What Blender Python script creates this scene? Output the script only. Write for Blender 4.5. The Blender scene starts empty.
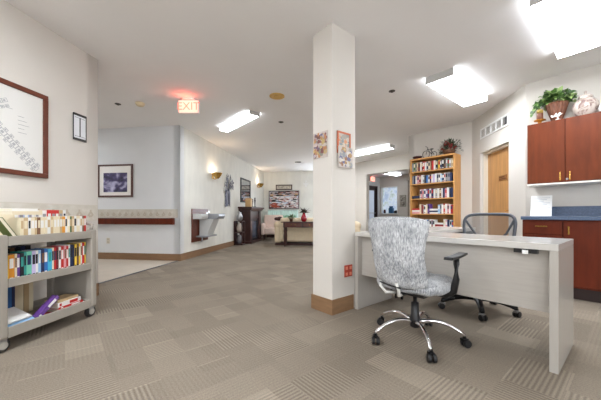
import bpy, bmesh, math, random
from mathutils import Vector, Matrix, Euler
R = math.radians
PI = math.pi
rnd = random.Random(7)
S = bpy.context.scene
COL = S.collection

# ------------------------------------------------------------------ camera, world, exposure
cam_d = bpy.data.cameras.new('camera')
cam_d.sensor_width = 36.0
cam_d.lens = 282.0 / 601.0 * 36.0
cam_d.shift_y = 14.4 / 601.0
cam_d.clip_start = 0.05
cam_o = bpy.data.objects.new('camera', cam_d)
cam_o.location = (0, 0, 0.94)
cam_o.rotation_euler = (R(90), 0, 0)
COL.objects.link(cam_o)
S.camera = cam_o
W = bpy.data.worlds.new('world')
S.world = W
W.use_nodes = True
W.node_tree.nodes['Background'].inputs[0].default_value = (0.80, 0.88, 1.0, 1)
W.node_tree.nodes['Background'].inputs[1].default_value = 0.5
S.view_settings.view_transform = 'Standard'
S.view_settings.look = 'None'
S.view_settings.gamma = 1.0
S.view_settings.use_curve_mapping = False
S.view_settings.exposure = 1.95
LAMP = 9.0          # strength of the fluorescent lenses
CEIL = 2.74

# ------------------------------------------------------------------ frames: the building has two grids
AR, BR = R(-7.83), R(-50.13)
AO, BO = (-2.468, 5.775), (1.510, 1.6505)
def _p(o, r, x, y):
    return (o[0] + x * math.cos(r) - y * math.sin(r), o[1] + x * math.sin(r) + y * math.cos(r))
def PA(x, y): return _p(AO, AR, x, y)
def PB(x, y): return _p(BO, BR, x, y)
FR = {'A': (PA, AR), 'B': (PB, BR)}

# ------------------------------------------------------------------ materials
def _lin(c):
    return tuple(((v / 255.0) / 12.92 if v <= 10 else (((v / 255.0) + 0.055) / 1.055) ** 2.4) for v in c)
MC = {}
def mat(name, rgb, rough=0.6, metal=0.0, noise=0.0, nscale=8.0, bump=0.0, bscale=60.0, stretch=(1, 1, 1), emit=0.0, alpha=1.0, trans=0.0, spec=0.5, coat=0.0):
    if name in MC: return MC[name]
    m = bpy.data.materials.new(name); m.use_nodes = True
    nt = m.node_tree; b = nt.nodes['Principled BSDF']
    c = _lin(rgb)
    b.inputs['Base Color'].default_value = (*c, 1)
    b.inputs['Roughness'].default_value = rough
    b.inputs['Metallic'].default_value = metal
    b.inputs['Specular IOR Level'].default_value = spec
    b.inputs['Coat Weight'].default_value = coat
    tc = mp = None
    if noise or bump:
        tc = nt.nodes.new('ShaderNodeTexCoord'); mp = nt.nodes.new('ShaderNodeMapping')
        mp.inputs['Scale'].default_value = stretch
        nt.links.new(tc.outputs['Object'], mp.inputs[0])
    if noise:
        n = nt.nodes.new('ShaderNodeTexNoise'); n.inputs['Scale'].default_value = nscale; n.inputs['Detail'].default_value = 5
        nt.links.new(mp.outputs[0], n.inputs[0])
        cr = nt.nodes.new('ShaderNodeValToRGB')
        cr.color_ramp.elements[0].position = 0.3; cr.color_ramp.elements[1].position = 0.7
        cr.color_ramp.elements[0].color = (*[max(0, v * (1 - noise)) for v in c], 1)
        cr.color_ramp.elements[1].color = (*[min(1, v * (1 + noise)) for v in c], 1)
        nt.links.new(n.outputs[0], cr.inputs[0]); nt.links.new(cr.outputs[0], b.inputs['Base Color'])
    if bump:
        n2 = nt.nodes.new('ShaderNodeTexNoise'); n2.inputs['Scale'].default_value = bscale; n2.inputs['Detail'].default_value = 3
        nt.links.new(mp.outputs[0], n2.inputs[0])
        bp = nt.nodes.new('ShaderNodeBump'); bp.inputs['Strength'].default_value = bump; bp.inputs['Distance'].default_value = 0.01
        nt.links.new(n2.outputs[0], bp.inputs['Height']); nt.links.new(bp.outputs[0], b.inputs['Normal'])
    if emit:
        b.inputs['Emission Color'].default_value = (*c, 1); b.inputs['Emission Strength'].default_value = emit
    if trans:
        b.inputs['Transmission Weight'].default_value = trans
    if alpha < 1: b.inputs['Alpha'].default_value = alpha
    MC[name] = m
    return m

def ramp_mat(name, stops, scale=3.0, stretch=(1, 1, 1), rough=0.5, detail=4, distort=0.0, coord='Object', emit=0):
    m = bpy.data.materials.new(name); m.use_nodes = True
    nt = m.node_tree; b = nt.nodes['Principled BSDF']; b.inputs['Roughness'].default_value = rough
    tc = nt.nodes.new('ShaderNodeTexCoord'); mp = nt.nodes.new('ShaderNodeMapping'); mp.inputs['Scale'].default_value = stretch
    n = nt.nodes.new('ShaderNodeTexNoise'); n.inputs['Scale'].default_value = scale; n.inputs['Detail'].default_value = detail
    n.inputs['Distortion'].default_value = distort
    cr = nt.nodes.new('ShaderNodeValToRGB')
    while len(cr.color_ramp.elements) < len(stops): cr.color_ramp.elements.new(0.5)
    for e, (p, c) in zip(cr.color_ramp.elements, stops): e.position = p; e.color = (*_lin(c), 1)
    nt.links.new(tc.outputs[coord], mp.inputs[0]); nt.links.new(mp.outputs[0], n.inputs[0])
    nt.links.new(n.outputs[0], cr.inputs[0]); nt.links.new(cr.outputs[0], b.inputs['Base Color'])
    if emit:
        nt.links.new(cr.outputs[0], b.inputs['Emission Color']); b.inputs['Emission Strength'].default_value = emit
    return m

def carpet_mat():
    m = bpy.data.materials.new('carpet tile'); m.use_nodes = True
    nt = m.node_tree; N = nt.nodes; L = nt.links; b = N['Principled BSDF']
    b.inputs['Roughness'].default_value = 0.95; b.inputs['Specular IOR Level'].default_value = 0.25
    def M(op, a, bb=None, c=None):
        n = N.new('ShaderNodeMath'); n.operation = op
        for i, v in enumerate((a, bb, c)):
            if v is None: continue
            if isinstance(v, (int, float)): n.inputs[i].default_value = v
            else: L.new(v, n.inputs[i])
        return n.outputs[0]
    tc = N.new('ShaderNodeTexCoord'); mp = N.new('ShaderNodeMapping'); mp.inputs['Rotation'].default_value = (0, 0, -BR)
    L.new(tc.outputs['Object'], mp.inputs[0])
    sx = N.new('ShaderNodeSeparateXYZ'); L.new(mp.outputs[0], sx.inputs[0])
    u, v = sx.outputs[0], sx.outputs[1]
    def cells(u, v, wu, wv, seed):
        cu = M('FLOOR', M('DIVIDE', u, wu))
        w1 = N.new('ShaderNodeTexWhiteNoise'); w1.noise_dimensions = '1D'; L.new(M('ADD', cu, seed), w1.inputs['W'])
        v2 = M('ADD', M('DIVIDE', v, wv), w1.outputs['Value']); cv = M('FLOOR', v2)
        cx = N.new('ShaderNodeCombineXYZ'); L.new(cu, cx.inputs[0]); L.new(cv, cx.inputs[1]); cx.inputs[2].default_value = seed
        w2 = N.new('ShaderNodeTexWhiteNoise'); w2.noise_dimensions = '3D'; L.new(cx.outputs[0], w2.inputs['Vector'])
        fu = M('FRACT', M('DIVIDE', u, wu)); fv = M('FRACT', v2)
        sc = N.new('ShaderNodeSeparateColor'); L.new(w2.outputs['Color'], sc.inputs[0])
        return sc.outputs[0], sc.outputs[1], sc.outputs[2], fu, fv
    r1, g1, b1, fu, fv = cells(u, v, 0.25, 0.50, 3.0)
    r2, g2, b2, fu2, fv2 = cells(v, u, 0.21, 0.37, 11.0)
    # ribs
    rib_u = M('SINE', M('MULTIPLY', u, 2 * PI / 0.024)); rib_v = M('SINE', M('MULTIPLY', v, 2 * PI / 0.024))
    pick = M('GREATER_THAN', g1, 0.5)
    rib = M('ADD', M('MULTIPLY', rib_u, pick), M('MULTIPLY', rib_v, M('SUBTRACT', 1.0, pick)))
    ribm = M('MULTIPLY', M('MULTIPLY', rib, M('GREATER_THAN', b1, 0.50)), M('GREATER_THAN', r2, 0.35))
    line = M('MULTIPLY', M('LESS_THAN', fu, 0.045), M('GREATER_THAN', g2, 0.75))
    light = M('MULTIPLY', M('GREATER_THAN', b2, 0.90), 0.085)
    n = N.new('ShaderNodeTexNoise'); n.inputs['Scale'].default_value = 120; n.inputs['Detail'].default_value = 5; n.inputs['Roughness'].default_value = .8; L.new(mp.outputs[0], n.inputs[0])
    n3 = N.new('ShaderNodeTexNoise'); n3.inputs['Scale'].default_value = 0.9; L.new(mp.outputs[0], n3.inputs[0])
    val = M('ADD', 0.60, M('MULTIPLY', M('SUBTRACT', r1, 0.5), 0.07))
    val = M('ADD', val, M('MULTIPLY', M('SUBTRACT', r2, 0.5), 0.06))
    val = M('ADD', val, M('MULTIPLY', ribm, 0.09))
    val = M('ADD', val, M('MULTIPLY', rib, 0.022))
    val = M('ADD', val, M('MULTIPLY', line, 0.13))
    val = M('ADD', val, light)
    val = M('ADD', val, M('MULTIPLY', M('SUBTRACT', n.outputs[0], 0.5), 0.75))
    val = M('ADD', val, M('MULTIPLY', M('SUBTRACT', n3.outputs[0], 0.5), 0.12))
    cr = N.new('ShaderNodeValToRGB'); L.new(val, cr.inputs[0])
    cr.color_ramp.elements[0].position = 0.2; cr.color_ramp.elements[0].color = (*_lin((60, 51, 42)), 1)
    cr.color_ramp.elements[1].position = 1.0; cr.color_ramp.elements[1].color = (*_lin((176, 163, 146)), 1)
    L.new(cr.outputs[0], b.inputs['Base Color'])
    bp = N.new('ShaderNodeBump'); bp.inputs['Strength'].default_value = 0.35; bp.inputs['Distance'].default_value = 0.006
    L.new(val, bp.inputs['Height']); L.new(bp.outputs[0], b.inputs['Normal'])
    return m

M_WALL = mat('wall paint', (214, 208, 200), 0.8, noise=0.015, nscale=3, bump=0.12, bscale=120, spec=0.3)
M_WALLC = mat('cool lit wall paint', (226, 227, 228), 0.8, noise=0.015, nscale=3, bump=0.1, bscale=120, spec=0.3)  # wall paint made lighter and cooler: corridor's bluish light put into the colour
M_HALL = mat('marbled wallcovering', (228, 226, 218), 0.8, noise=0.06, nscale=5, bump=0.1, bscale=60, stretch=(1, 1, .4), spec=0.3)
M_CEIL = mat('ceiling paint', (246, 244, 243), 0.9, noise=0.012, nscale=2, bump=0.15, bscale=150, spec=0.2)
M_BASE = mat('brown vinyl base', (136, 104, 74), 0.6, noise=0.12, nscale=6, stretch=(1, 1, 6))
M_CARPET = carpet_mat()
M_VINYL = mat('cream sheet vinyl', (206, 194, 178), 0.4, noise=0.05, nscale=5)
M_PINK = mat('orange oak', (214, 158, 92), 0.45, noise=0.12, nscale=5, stretch=(6, 6, .6))
M_OAKDOOR = mat('oak door veneer', (199, 148, 92), 0.45, noise=0.13, nscale=4, stretch=(7, 7, .5))
M_CHERRY = mat('cherry laminate', (103, 46, 19), 0.45, noise=0.22, nscale=3.5, stretch=(4, 4, .8), spec=.25)
M_CHERRYD = mat('dark cherry laminate', (94, 36, 16), 0.45, noise=0.2, nscale=3.5, stretch=(4, 4, .8), spec=.25)
M_MAHOG = mat('mahogany frame', (100, 48, 30), 0.35, noise=0.2, nscale=10)
M_DARKWOOD = mat('espresso wood', (62, 34, 30), 0.35, noise=0.25, nscale=8)
M_GREYLAM = mat('pale grey woodgrain laminate', (176, 170, 162), 0.22, noise=0.035, nscale=6, stretch=(1, 1, 14))
M_DESKTOP = mat('pale desktop laminate', (200, 196, 190), 0.16, noise=0.015, nscale=8, stretch=(1, 12, 1))
M_BLUELAM = mat('slate blue laminate', (84, 98, 122), 0.3, noise=0.25, nscale=90)
M_BRASS = mat('brass', (214, 170, 92), 0.25, 1.0)
M_CHROME = mat('chrome', (235, 235, 238), 0.08, 1.0)
M_STEEL = mat('brushed steel', (168, 168, 170), 0.35, 0.8)
M_BLACK = mat('black plastic', (26, 26, 28), 0.4)
M_BLACKM = mat('black metal', (22, 22, 24), 0.3, 0.3)
M_WHITE = mat('white enamel', (236, 235, 232), 0.4)
M_PAPER = mat('white paper', (240, 239, 236), 0.8)
M_PAGES = mat('cream page edges', (232, 222, 200), 0.9, noise=0.08, nscale=40, stretch=(20, 1, 1))
M_CART = mat('taupe moulded plastic', (156, 149, 139), 0.5, noise=0.02, nscale=10, bump=0.05, bscale=200)
M_LENS = mat('lit fluorescent lens', (243, 249, 255), 0.4, emit=LAMP)
M_SIDE = mat('dim prismatic side lens', (243, 249, 255), 0.4, emit=1.6)
M_GLASS = mat('mirror glass', (200, 205, 215), 0.03, 1.0)

# ------------------------------------------------------------------ mesh helpers
class MB:
    def __init__(s):
        s.bm = bmesh.new(); s.mi = 0
    def _f(s, vs):
        try:
            f = s.bm.faces.new(vs); f.material_index = s.mi; return f
        except ValueError: return None
    def box(s, x0, x1, y0, y1, z0, z1, M=None):
        P = [(x0, y0, z0), (x1, y0, z0), (x1, y1, z0), (x0, y1, z0), (x0, y0, z1), (x1, y0, z1), (x1, y1, z1), (x0, y1, z1)]
        if M is not None: P = [M @ Vector(p) for p in P]
        v = [s.bm.verts.new(p) for p in P]
        for q in ((0, 3, 2, 1), (4, 5, 6, 7), (0, 1, 5, 4), (1, 2, 6, 5), (2, 3, 7, 6), (3, 0, 4, 7)): s._f([v[i] for i in q])
        return s
    def prism(s, poly, axis, a, b):
        """poly of 2-D points extruded along axis from a to b"""
        def mk(p, t):
            if axis == 'x': return (t, p[0], p[1])
            if axis == 'y': return (p[0], t, p[1])
            return (p[0], p[1], t)
        A = [s.bm.verts.new(mk(p, a)) for p in poly]; B = [s.bm.verts.new(mk(p, b)) for p in poly]
        n = len(poly)
        s._f(A[::-1]); s._f(B)
        for i in range(n): s._f([A[i], A[(i + 1) % n], B[(i + 1) % n], B[i]])
        return s
    def lathe(s, prof, c=(0, 0, 0), n=20, sx=1.0, sy=1.0, M=None, flute=0):
        rings = []
        for r, z in prof:
            ring = []
            for k in range(n):
                a = 2 * PI * k / n
                rr = max(r, 1e-4) * (1 + (flute * (1 if k % 2 else -1)))
                p = Vector((c[0] + rr * sx * math.cos(a), c[1] + rr * sy * math.sin(a), c[2] + z))
                if M is not None: p = M @ p
                ring.append(s.bm.verts.new(p))
            rings.append(ring)
        for i in range(len(rings) - 1):
            for k in range(n): s._f([rings[i][k], rings[i][(k + 1) % n], rings[i + 1][(k + 1) % n], rings[i + 1][k]])
        s._f(rings[0][::-1]); s._f(rings[-1])
        return s
    def cyl(s, c, r, h, n=16, M=None):
        return s.lathe([(r, 0), (r, h)], c, n, M=M)
    def tube(s, pts, r, n=8, closed=False):
        pts = [Vector(p) for p in pts]
        rr = r if isinstance(r, (list, tuple)) else [r] * len(pts)
        rings = []
        up = Vector((0, 0, 1))
        for i, p in enumerate(pts):
            if closed: t = pts[(i + 1) % len(pts)] - pts[i - 1]
            else: t = pts[min(i + 1, len(pts) - 1)] - pts[max(i - 1, 0)]
            t.normalize()
            a = t.cross(up)
            if a.length < 0.05: a = t.cross(Vector((0, 1, 0)))
            a.normalize(); b = a.cross(t)
            rings.append([s.bm.verts.new(p + (a * math.cos(2 * PI * k / n) + b * math.sin(2 * PI * k / n)) * rr[i]) for k in range(n)])
        m = len(rings)
        for i in range(m if closed else m - 1):
            A, B = rings[i], rings[(i + 1) % m]
            for k in range(n): s._f([A[k], A[(k + 1) % n], B[(k + 1) % n], B[k]])
        if not closed: s._f(rings[0][::-1]); s._f(rings[-1])
        return s
    def ball(s, c, r, n=10, sz=1.0):
        pr = [(r * math.sin(PI * i / n), -r * sz * math.cos(PI * i / n)) for i in range(n + 1)]
        return s.lathe(pr, c, n + 4)
    def grid(s, fn, nu, nv):
        V = [[s.bm.verts.new(fn(i / nu, j / nv)) for j in range(nv + 1)] for i in range(nu + 1)]
        for i in range(nu):
            for j in range(nv): s._f([V[i][j], V[i + 1][j], V[i + 1][j + 1], V[i][j + 1]])
        return s
    def leaf(s, p, d, up, L, w):
        p = Vector(p); d = Vector(d).normalized(); sd = d.cross(Vector(up)).normalized(); nn = sd.cross(d)
        a = s.bm.verts.new(p); b = s.bm.verts.new(p + d * L * .35 + sd * w + nn * w * .2); c = s.bm.verts.new(p + d * L - nn * L * .15)
        e = s.bm.verts.new(p + d * L * .35 - sd * w + nn * w * .2); f = s.bm.verts.new(p + d * L * .45)
        s._f([a, b, f]); s._f([b, c, f]); s._f([c, e, f]); s._f([e, a, f])
    def build(s, name, mats, parent=None, bevel=0, smooth=False, subs=0, solid=0, seg=2):
        me = bpy.data.meshes.new(name)
        bmesh.ops.recalc_face_normals(s.bm, faces=s.bm.faces)
        s.bm.to_mesh(me); s.bm.free()
        for m in (mats if isinstance(mats, (list, tuple)) else [mats]): me.materials.append(m)
        if smooth:
            for p in me.polygons: p.use_smooth = True
        o = bpy.data.objects.new(name, me); COL.objects.link(o)
        if parent: o.parent = parent
        if solid:
            md = o.modifiers.new('solid', 'SOLIDIFY'); md.thickness = solid; md.offset = 0
        if bevel:
            md = o.modifiers.new('bevel', 'BEVEL'); md.width = bevel; md.segments = seg; md.limit_method = 'ANGLE'; md.angle_limit = R(40)
        if subs:
            md = o.modifiers.new('subs', 'SUBSURF'); md.levels = subs; md.render_levels = subs
        return o

def put(o, fr, x, y, z=0, rz=0):
    P, r = FR[fr]; w = P(x, y)
    o.location = (w[0], w[1], z); o.rotation_euler = (0, 0, r + rz)
    return o
def tag(o, label, cat, group=None):
    o['label'] = label; o['category'] = cat
    if group: o['group'] = group
    return o
def thing(name, label, cat, fr, x, y, z=0, rz=0, group=None):
    o = bpy.data.objects.new(name, None); o.empty_display_size = 0.1; COL.objects.link(o)
    put(o, fr, x, y, z, rz); return tag(o, label, cat, group)
def bx(name, m, parent, *b, bevel=0):
    return MB().box(*b).build(name, m, parent, bevel=bevel)
def struct(o): o['kind'] = 'structure'; return o

# ------------------------------------------------------------------ setting
def wallseg(name, p, q, m, th=0.14, z0=0.0, z1=CEIL, holes=(), base=True, basename=None, base_skip=()):
    """inner face runs p -> q (room on the right hand side of p->q); thickness goes to the left."""
    L = math.hypot(q[0] - p[0], q[1] - p[1]); a = math.atan2(q[1] - p[1], q[0] - p[0])
    mb = MB(); xs = 0.0
    for (s0, s1, h0, h1) in sorted(holes):
        if s0 > xs: mb.box(xs, s0, 0, th, z0, z1)
        if h0 > z0: mb.box(s0, s1, 0, th, z0, h0)
        if h1 < z1: mb.box(s0, s1, 0, th, h1, z1)
        xs = s1
    if xs < L: mb.box(xs, L, 0, th, z0, z1)
    o = struct(mb.build(name, m)); o.location = (p[0], p[1], 0); o.rotation_euler = (0, 0, a)
    if base:
        mb = MB(); xs = 0.0
        gaps = [(h[0], h[1]) for h in holes if h[2] < .05] + list(base_skip)
        for (s0, s1) in sorted(gaps):
            if s0 > xs: mb.box(xs, s0, -0.012, 0, 0.0, 0.14)
            xs = s1
        if xs < L: mb.box(xs, L, -0.012, 0, 0.0, 0.14)
        b = struct(mb.build(basename or name.replace('wall_', 'baseboard_'), M_BASE)); b.location = o.location; b.rotation_euler = o.rotation_euler
    return o

fl = struct(MB().box(-9, 12, -7, 17, -0.12, 0).build('floor', M_CARPET))
# main ceiling
struct(MB().box(-9, 12, -7, 11.2, CEIL, CEIL + .12).box(-9, 3.2, 11.2, 17, CEIL, CEIL + .12).box(3.2, 12, 11.2, 17, CEIL, CEIL + .12).build('ceiling', M_CEIL))

wallseg('wall_left', PA(.445, -9.2), PA(.445, -2.45), M_WALL)
wallseg('wall_corridor_near', PA(.445, -2.45), PA(-5.0, -2.45), M_WALL, th=0.14)   # faces the corridor
wallseg('wall_corridor_end', PA(-5.0, -2.45), PA(-5.0, -.08), M_WALLC, th=.14)
wallseg('wall_corridor', PA(-5.0, -.08), PA(.05, -.08), M_WALLC, th=.14)
wallseg('wall_hall', PA(.05, -.08), PA(.05, 6.25), M_HALL, th=.14)
hp = PB(-6.35, 5.6)
# A-frame coordinates of hp
_dx, _dy = hp[0] - AO[0], hp[1] - AO[1]
hax = _dx * math.cos(-AR) - _dy * math.sin(-AR)
hay = _dx * math.sin(-AR) + _dy * math.cos(-AR)
wallseg('wall_lounge', PA(.05, 6.25), PA(hax, 6.25), M_HALL, th=.14, holes=[(2.30, 3.40, .8, 2.3)])
ld = bpy.data.lights.new('daylight_fill', 'AREA'); ld.shape = 'RECTANGLE'; ld.size = 1.1; ld.size_y = 1.5; ld.energy = 20; ld.color = (.80, .88, 1.0)
lo = bpy.data.objects.new('daylight_fill', ld); COL.objects.link(lo); lo.location = (*PA(2.90, 6.45), 1.55); lo.rotation_euler = (R(-90), 0, AR)
mb = MB().box(-.55, -.50, .04, .10, .8, 2.3).box(.50, .55, .04, .10, .8, 2.3).box(-.50, .50, .04, .10, .8, .85).box(-.50, .50, .04, .10, 2.25, 2.3).box(-.50, .50, .04, .10, 1.52, 1.56)
w = struct(mb.build('window_5', M_WHITE)); put(w, 'A', 2.90, 6.25)
wallseg('wall_lounge_side', PA(hax, 6.25), PA(hax, hay), M_WALL, th=.14)
wallseg('wall_header', hp, PB(-3.07, 5.6), M_WALL, th=.16, holes=[(.76, 3.0, 0, 2.29)])
wallseg('wall_bookcase_return', PB(-3.07, 5.6), PB(-3.07, 3.82), M_WALL, th=.12)
dc = PB(-1.757, 3.82)
wallseg('wall_bookcase', PB(-3.07, 3.82), PB(-1.757, 3.82), M_WALL, th=.14)
cc = PA(5.79, -1.085)
dl = math.hypot(dc[0] - cc[0], dc[1] - cc[1])
wallseg('wall_door', dc, cc, M_WALL, th=.16, holes=[(dl - 1.085 - .154 + .02 - .02, dl - 1.085 + .70, 0, 2.05)], base=True)
wallseg('wall_cabinet', cc, PB(5.5, 2.665), M_WALL, th=.14, base=False)
rp = PB(5.5, 2.665)
bl = PA(.445, -9.2)
_dx, _dy = rp[0] - AO[0], rp[1] - AO[1]
rax = _dx * math.cos(-AR) - _dy * math.sin(-AR)
wallseg('wall_right', rp, PA(rax, -9.2), M_WALL)
wins = [(1.0, 2.8, .8, 2.3), (3.6, 5.4, .8, 2.3), (6.2, 8.0, .8, 2.3)]  # unseen windows, invented to bring fill light in from behind
wallseg('wall_back', PA(rax, -9.2), PA(.445, -9.2), M_WALL, holes=wins)
for i, (s0, s1, h0, h1) in enumerate(wins):
    mb = MB()
    for a in (s0, (s0 + s1) / 2 - .02, s1 - .05): mb.box(a, a + .05, 0.02, .09, h0, h1)
    mb.box(s0, s1, .02, .09, h0, h0 + .05).box(s0, s1, .02, .09, h1 - .05, h1)
    w = struct(mb.build('window_%d' % (i + 1), M_WHITE)); w.location = (*PA(rax, -9.2), 0); w.rotation_euler = (0, 0, AR + PI)
    ld = bpy.data.lights.new('daylight_fill', 'AREA'); ld.shape = 'RECTANGLE'; ld.size = s1 - s0; ld.size_y = h1 - h0  # added area lamp, stands in for sky light at each unseen window
    ld.energy = 24; ld.color = (.90, .95, 1.0)
    lo = bpy.data.objects.new('daylight_fill', ld); COL.objects.link(lo)
    p = PA(rax - (s0 + s1) / 2, -9.2 - .2); lo.location = (*p, (h0 + h1) / 2)
    lo.rotation_euler = (R(-90), 0, AR + PI)
# lounge window in the hidden side wall
# room beyond the header opening, lower ceiling
wallseg('wall_beyond_left', PB(-6.9, 5.76), PB(-6.9, 8.3), M_WALLC, th=.14, holes=[(1.54, 2.34, 0, 2.15)])
wallseg('wall_beyond', PB(-6.9, 8.3), PB(-2.8, 8.3), M_WALL, th=.14, holes=[(.06, .86, 0.97, 2.12)])
wallseg('wall_beyond_right', PB(-2.8, 8.3), PB(-2.8, 5.76), M_WALL, th=.14)
o = struct(MB().box(-6.9, -2.8, 5.76, 8.3, 2.55, 2.65).build('ceiling_beyond', M_CEIL)); put(o, 'B', 0, 0)

# corridor vinyl and edge strip
o = struct(MB().box(-5.0, 0.0, -2.45, -.08, 0, .004).build('floor_corridor', M_VINYL)); put(o, 'A', 0, 0)
o = struct(MB().box(-.012, .022, -2.44, -.09, 0, .008).build('trim_1', mat('grey transition strip', (92, 92, 96), .5))); put(o, 'A', 0, 0)
# pillar
o = struct(MB().box(-1.80, -1.535, -.302, .038, 0, CEIL).build('pillar', M_WALL, bevel=.006)); put(o, 'B', 0, 0)
o = struct(MB().box(-1.812, -1.523, -.314, -.302, 0, .14).box(-1.812, -1.80, -.302, .05, 0, .14).box(-1.535, -1.523, -.302, -.002, 0, .14).build('baseboard_pillar', M_BASE)); put(o, 'B', 0, 0)

# wallpaper borders
def border_mat():
    m = ramp_mat('faded leaf border', [(0.35, (212, 206, 196)), (0.5, (206, 199, 186)), (0.65, (200, 193, 180))], 14, (1, 1, 1), .8)
    return m
M_BORD = border_mat()
def border(name, fr, x0, x1, y, z0, z1, rz=0):
    mb = MB(); mb.box(x0, x1, -.002, 0, z0, z1); mb.mi = 1
    mb.box(x0, x1, -.0035, -.002, z1 - .008, z1).box(x0, x1, -.0035, -.002, z0, z0 + .008)
    mb.mi = 2
    n = int((x1 - x0) / .14)
    for i in range(n):
        c = x0 + .07 + i * .14
        for k, (dx, dz, a) in enumerate(((-.02, .07, .6), (.02, .075, -.6), (0, .10, 0), (.0, .05, 1.4))):
            M = Matrix.Translation((c + dx, 0, z0 + dz)) @ Matrix.Rotation(a, 4, 'Y')
            mb.box(-.011, .011, -.0032, -.002, -.022, .022, M)
    o = struct(mb.build(name, [M_BORD, mat('border edge', (204, 196, 182), .8), mat('border leaf', (190, 178, 160), .8)]))
    return o
o = border('trim_2', 'A', -5.0, .0, 0, .87, 1.045); put(o, 'A', 0, -.08)
o = border('trim_3', 'A', -6.6, 0, 0, .87, 1.045); put(o, 'A', .445, -2.46, 0, PI / 2)

# ------------------------------------------------------------------ door
t = struct(bpy.data.objects.new('door_1', None)); COL.objects.link(t); put(t, 'A', 5.79, -.27, 0, -PI / 2)
# local x -> -A.y ; local -y faces room
bx('door_leaf', M_OAKDOOR, t, -.424, .43, .10, .145, .005, 2.02)
mb = MB().box(-.424, -.385, .04, .16, 0, 2.05).box(.39, .43, .04, .16, 0, 2.05).box(-.385, .39, .04, .16, 2.012, 2.05)
mb.build('door_frame', mat('cream door frame', (226, 216, 198), .5), t)
pq = MB().box(-.02, .20, .090, .10, 1.50, 1.58); pq.mi = 1
for k in range(2): pq.box(0, .18 - .04 * k, .088, .090, 1.515 + k * .03, 1.53 + k * .03)
pq.build('name_plate', [mat('bronze plaque', (150, 100, 52), .5), mat('plaque letters', (92, 56, 30), .6)], t)
hb = MB().tube([(.34, .10, 1.0), (.34, .05, 1.0), (.24, .045, 1.0)], .01).build('door_handle', M_BRASS, t)
# vent grille
t = thing('air_vent', 'white wall vent with five dark louvred sections above the oak door', 'vent', 'A', 5.788, -.29, 2.30, -PI / 2)
mb = MB().box(-.43, .43, -.02, 0, 0, .025).box(-.43, .43, -.02, 0, .155, .18)
for i in range(6): mb.box(-.43 + i * .166, -.40 + i * .166, -.02, 0, .025, .155)
mb.build('frame', M_WHITE, t)
bx('backing', mat('vent dark', (96, 98, 100), .7), t, -.40, .40, -.003, 0, .025, .155)
mb = MB()
for i in range(7):
    M = Matrix.Translation((0, -.010, .035 + i * .018)) @ Matrix.Rotation(R(35), 4, 'X')
    mb.box(-.40, .40, -.007, .007, -.001, .001, M)
mb.build('louvre', mat('louvre grey', (122, 124, 126), .5), t)

# ------------------------------------------------------------------ ceiling lights
def fixture(label, fr, x, y, L, w, alongx, z=CEIL, h=.095, lens=None):
    t = thing('ceiling_light', label, 'ceiling light', fr, x, y, z, -PI / 2 if alongx else 0, 'fluorescent ceiling lights')
    hl, hw = L / 2, w / 2
    mb = MB().box(-hw + .03, hw - .03, -hl + .01, hl - .01, -.03, 0); mb.build('housing', M_WHITE, t)
    # end caps
    for s in (-1, 1):
        y0, y1 = sorted((s * hl, s * (hl - .012)))
        MB().box(-hw, hw, y0, y1, -h, -.0).build('end_cap', mat('grey end cap', (190, 188, 184), .4), t)
    mb = MB().prism([(-hw + .012, -h + .012), (-hw + .02, -h + .004), (-.03, -h), (0, -h + .006), (.03, -h), (hw - .02, -h + .004), (hw - .012, -h + .012)], 'y', -hl + .012, hl - .012)
    mb.build('lens', lens or M_LENS, t)
    for s in (-1, 1):
        MB().prism([(s * (hw - .02), -.03), (s * (hw - .001), -.045), (s * (hw - .004), -h + .010), (s * (hw - .012), -h + .006), (s * (hw - .03), -.035)], 'y', -hl + .012, hl - .012).build('side_lens', M_SIDE, t)
    return t
fixture('large square-ended fluorescent ceiling light above the cherry cabinets, cut by the top edge', 'B', -.105, 1.325, 1.24, .335, False)
fixture('wide fluorescent ceiling light over the desks, in front of the bookcase', 'B', -1.32, 2.035, 1.22, .345, False)
fixture('slim fluorescent ceiling light above the hall near the exit sign', 'B', -4.62, .33, 1.24, .20, True, h=.07)
fixture('thin fluorescent ceiling light just right of the pillar, in front of the header', 'B', -4.38, 4.25, 1.25, .22, True)
fixture('small ceiling light in the room beyond the header opening', 'B', -5.75, 7.4, .9, .25, False, z=2.55, lens=mat('weaker lit lens', (250, 252, 255), .4, emit=2.2))
fixture('added ceiling fill light for the lounge, hidden behind the pillar', 'A', 3.0, 3.3, 1.2, .3, False)  # unseen fixture, added to light the lounge
fixture('added ceiling fill light for the side corridor, hidden behind the left wall', 'A', -2.9, -1.3, 1.2, .3, True)  # out of view, put in to light the corridor wall
fixture('added ceiling fill light above the book cart, outside the top of the view', 'A', 1.75, -4.25, 1.22, .335, False)  # added just out of view to brighten the left side
fixture('added ceiling fill light behind the viewer, by the left wall', 'A', 1.9, -6.1, 1.22, .335, False)  # unseen fixture, added for more brightness from behind the camera
fixture('added ceiling fill light behind the viewer, toward the windows', 'A', 1.6, -8.0, 1.22, .335, False)  # another unseen fixture, added to throw more light on the left wall

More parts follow.
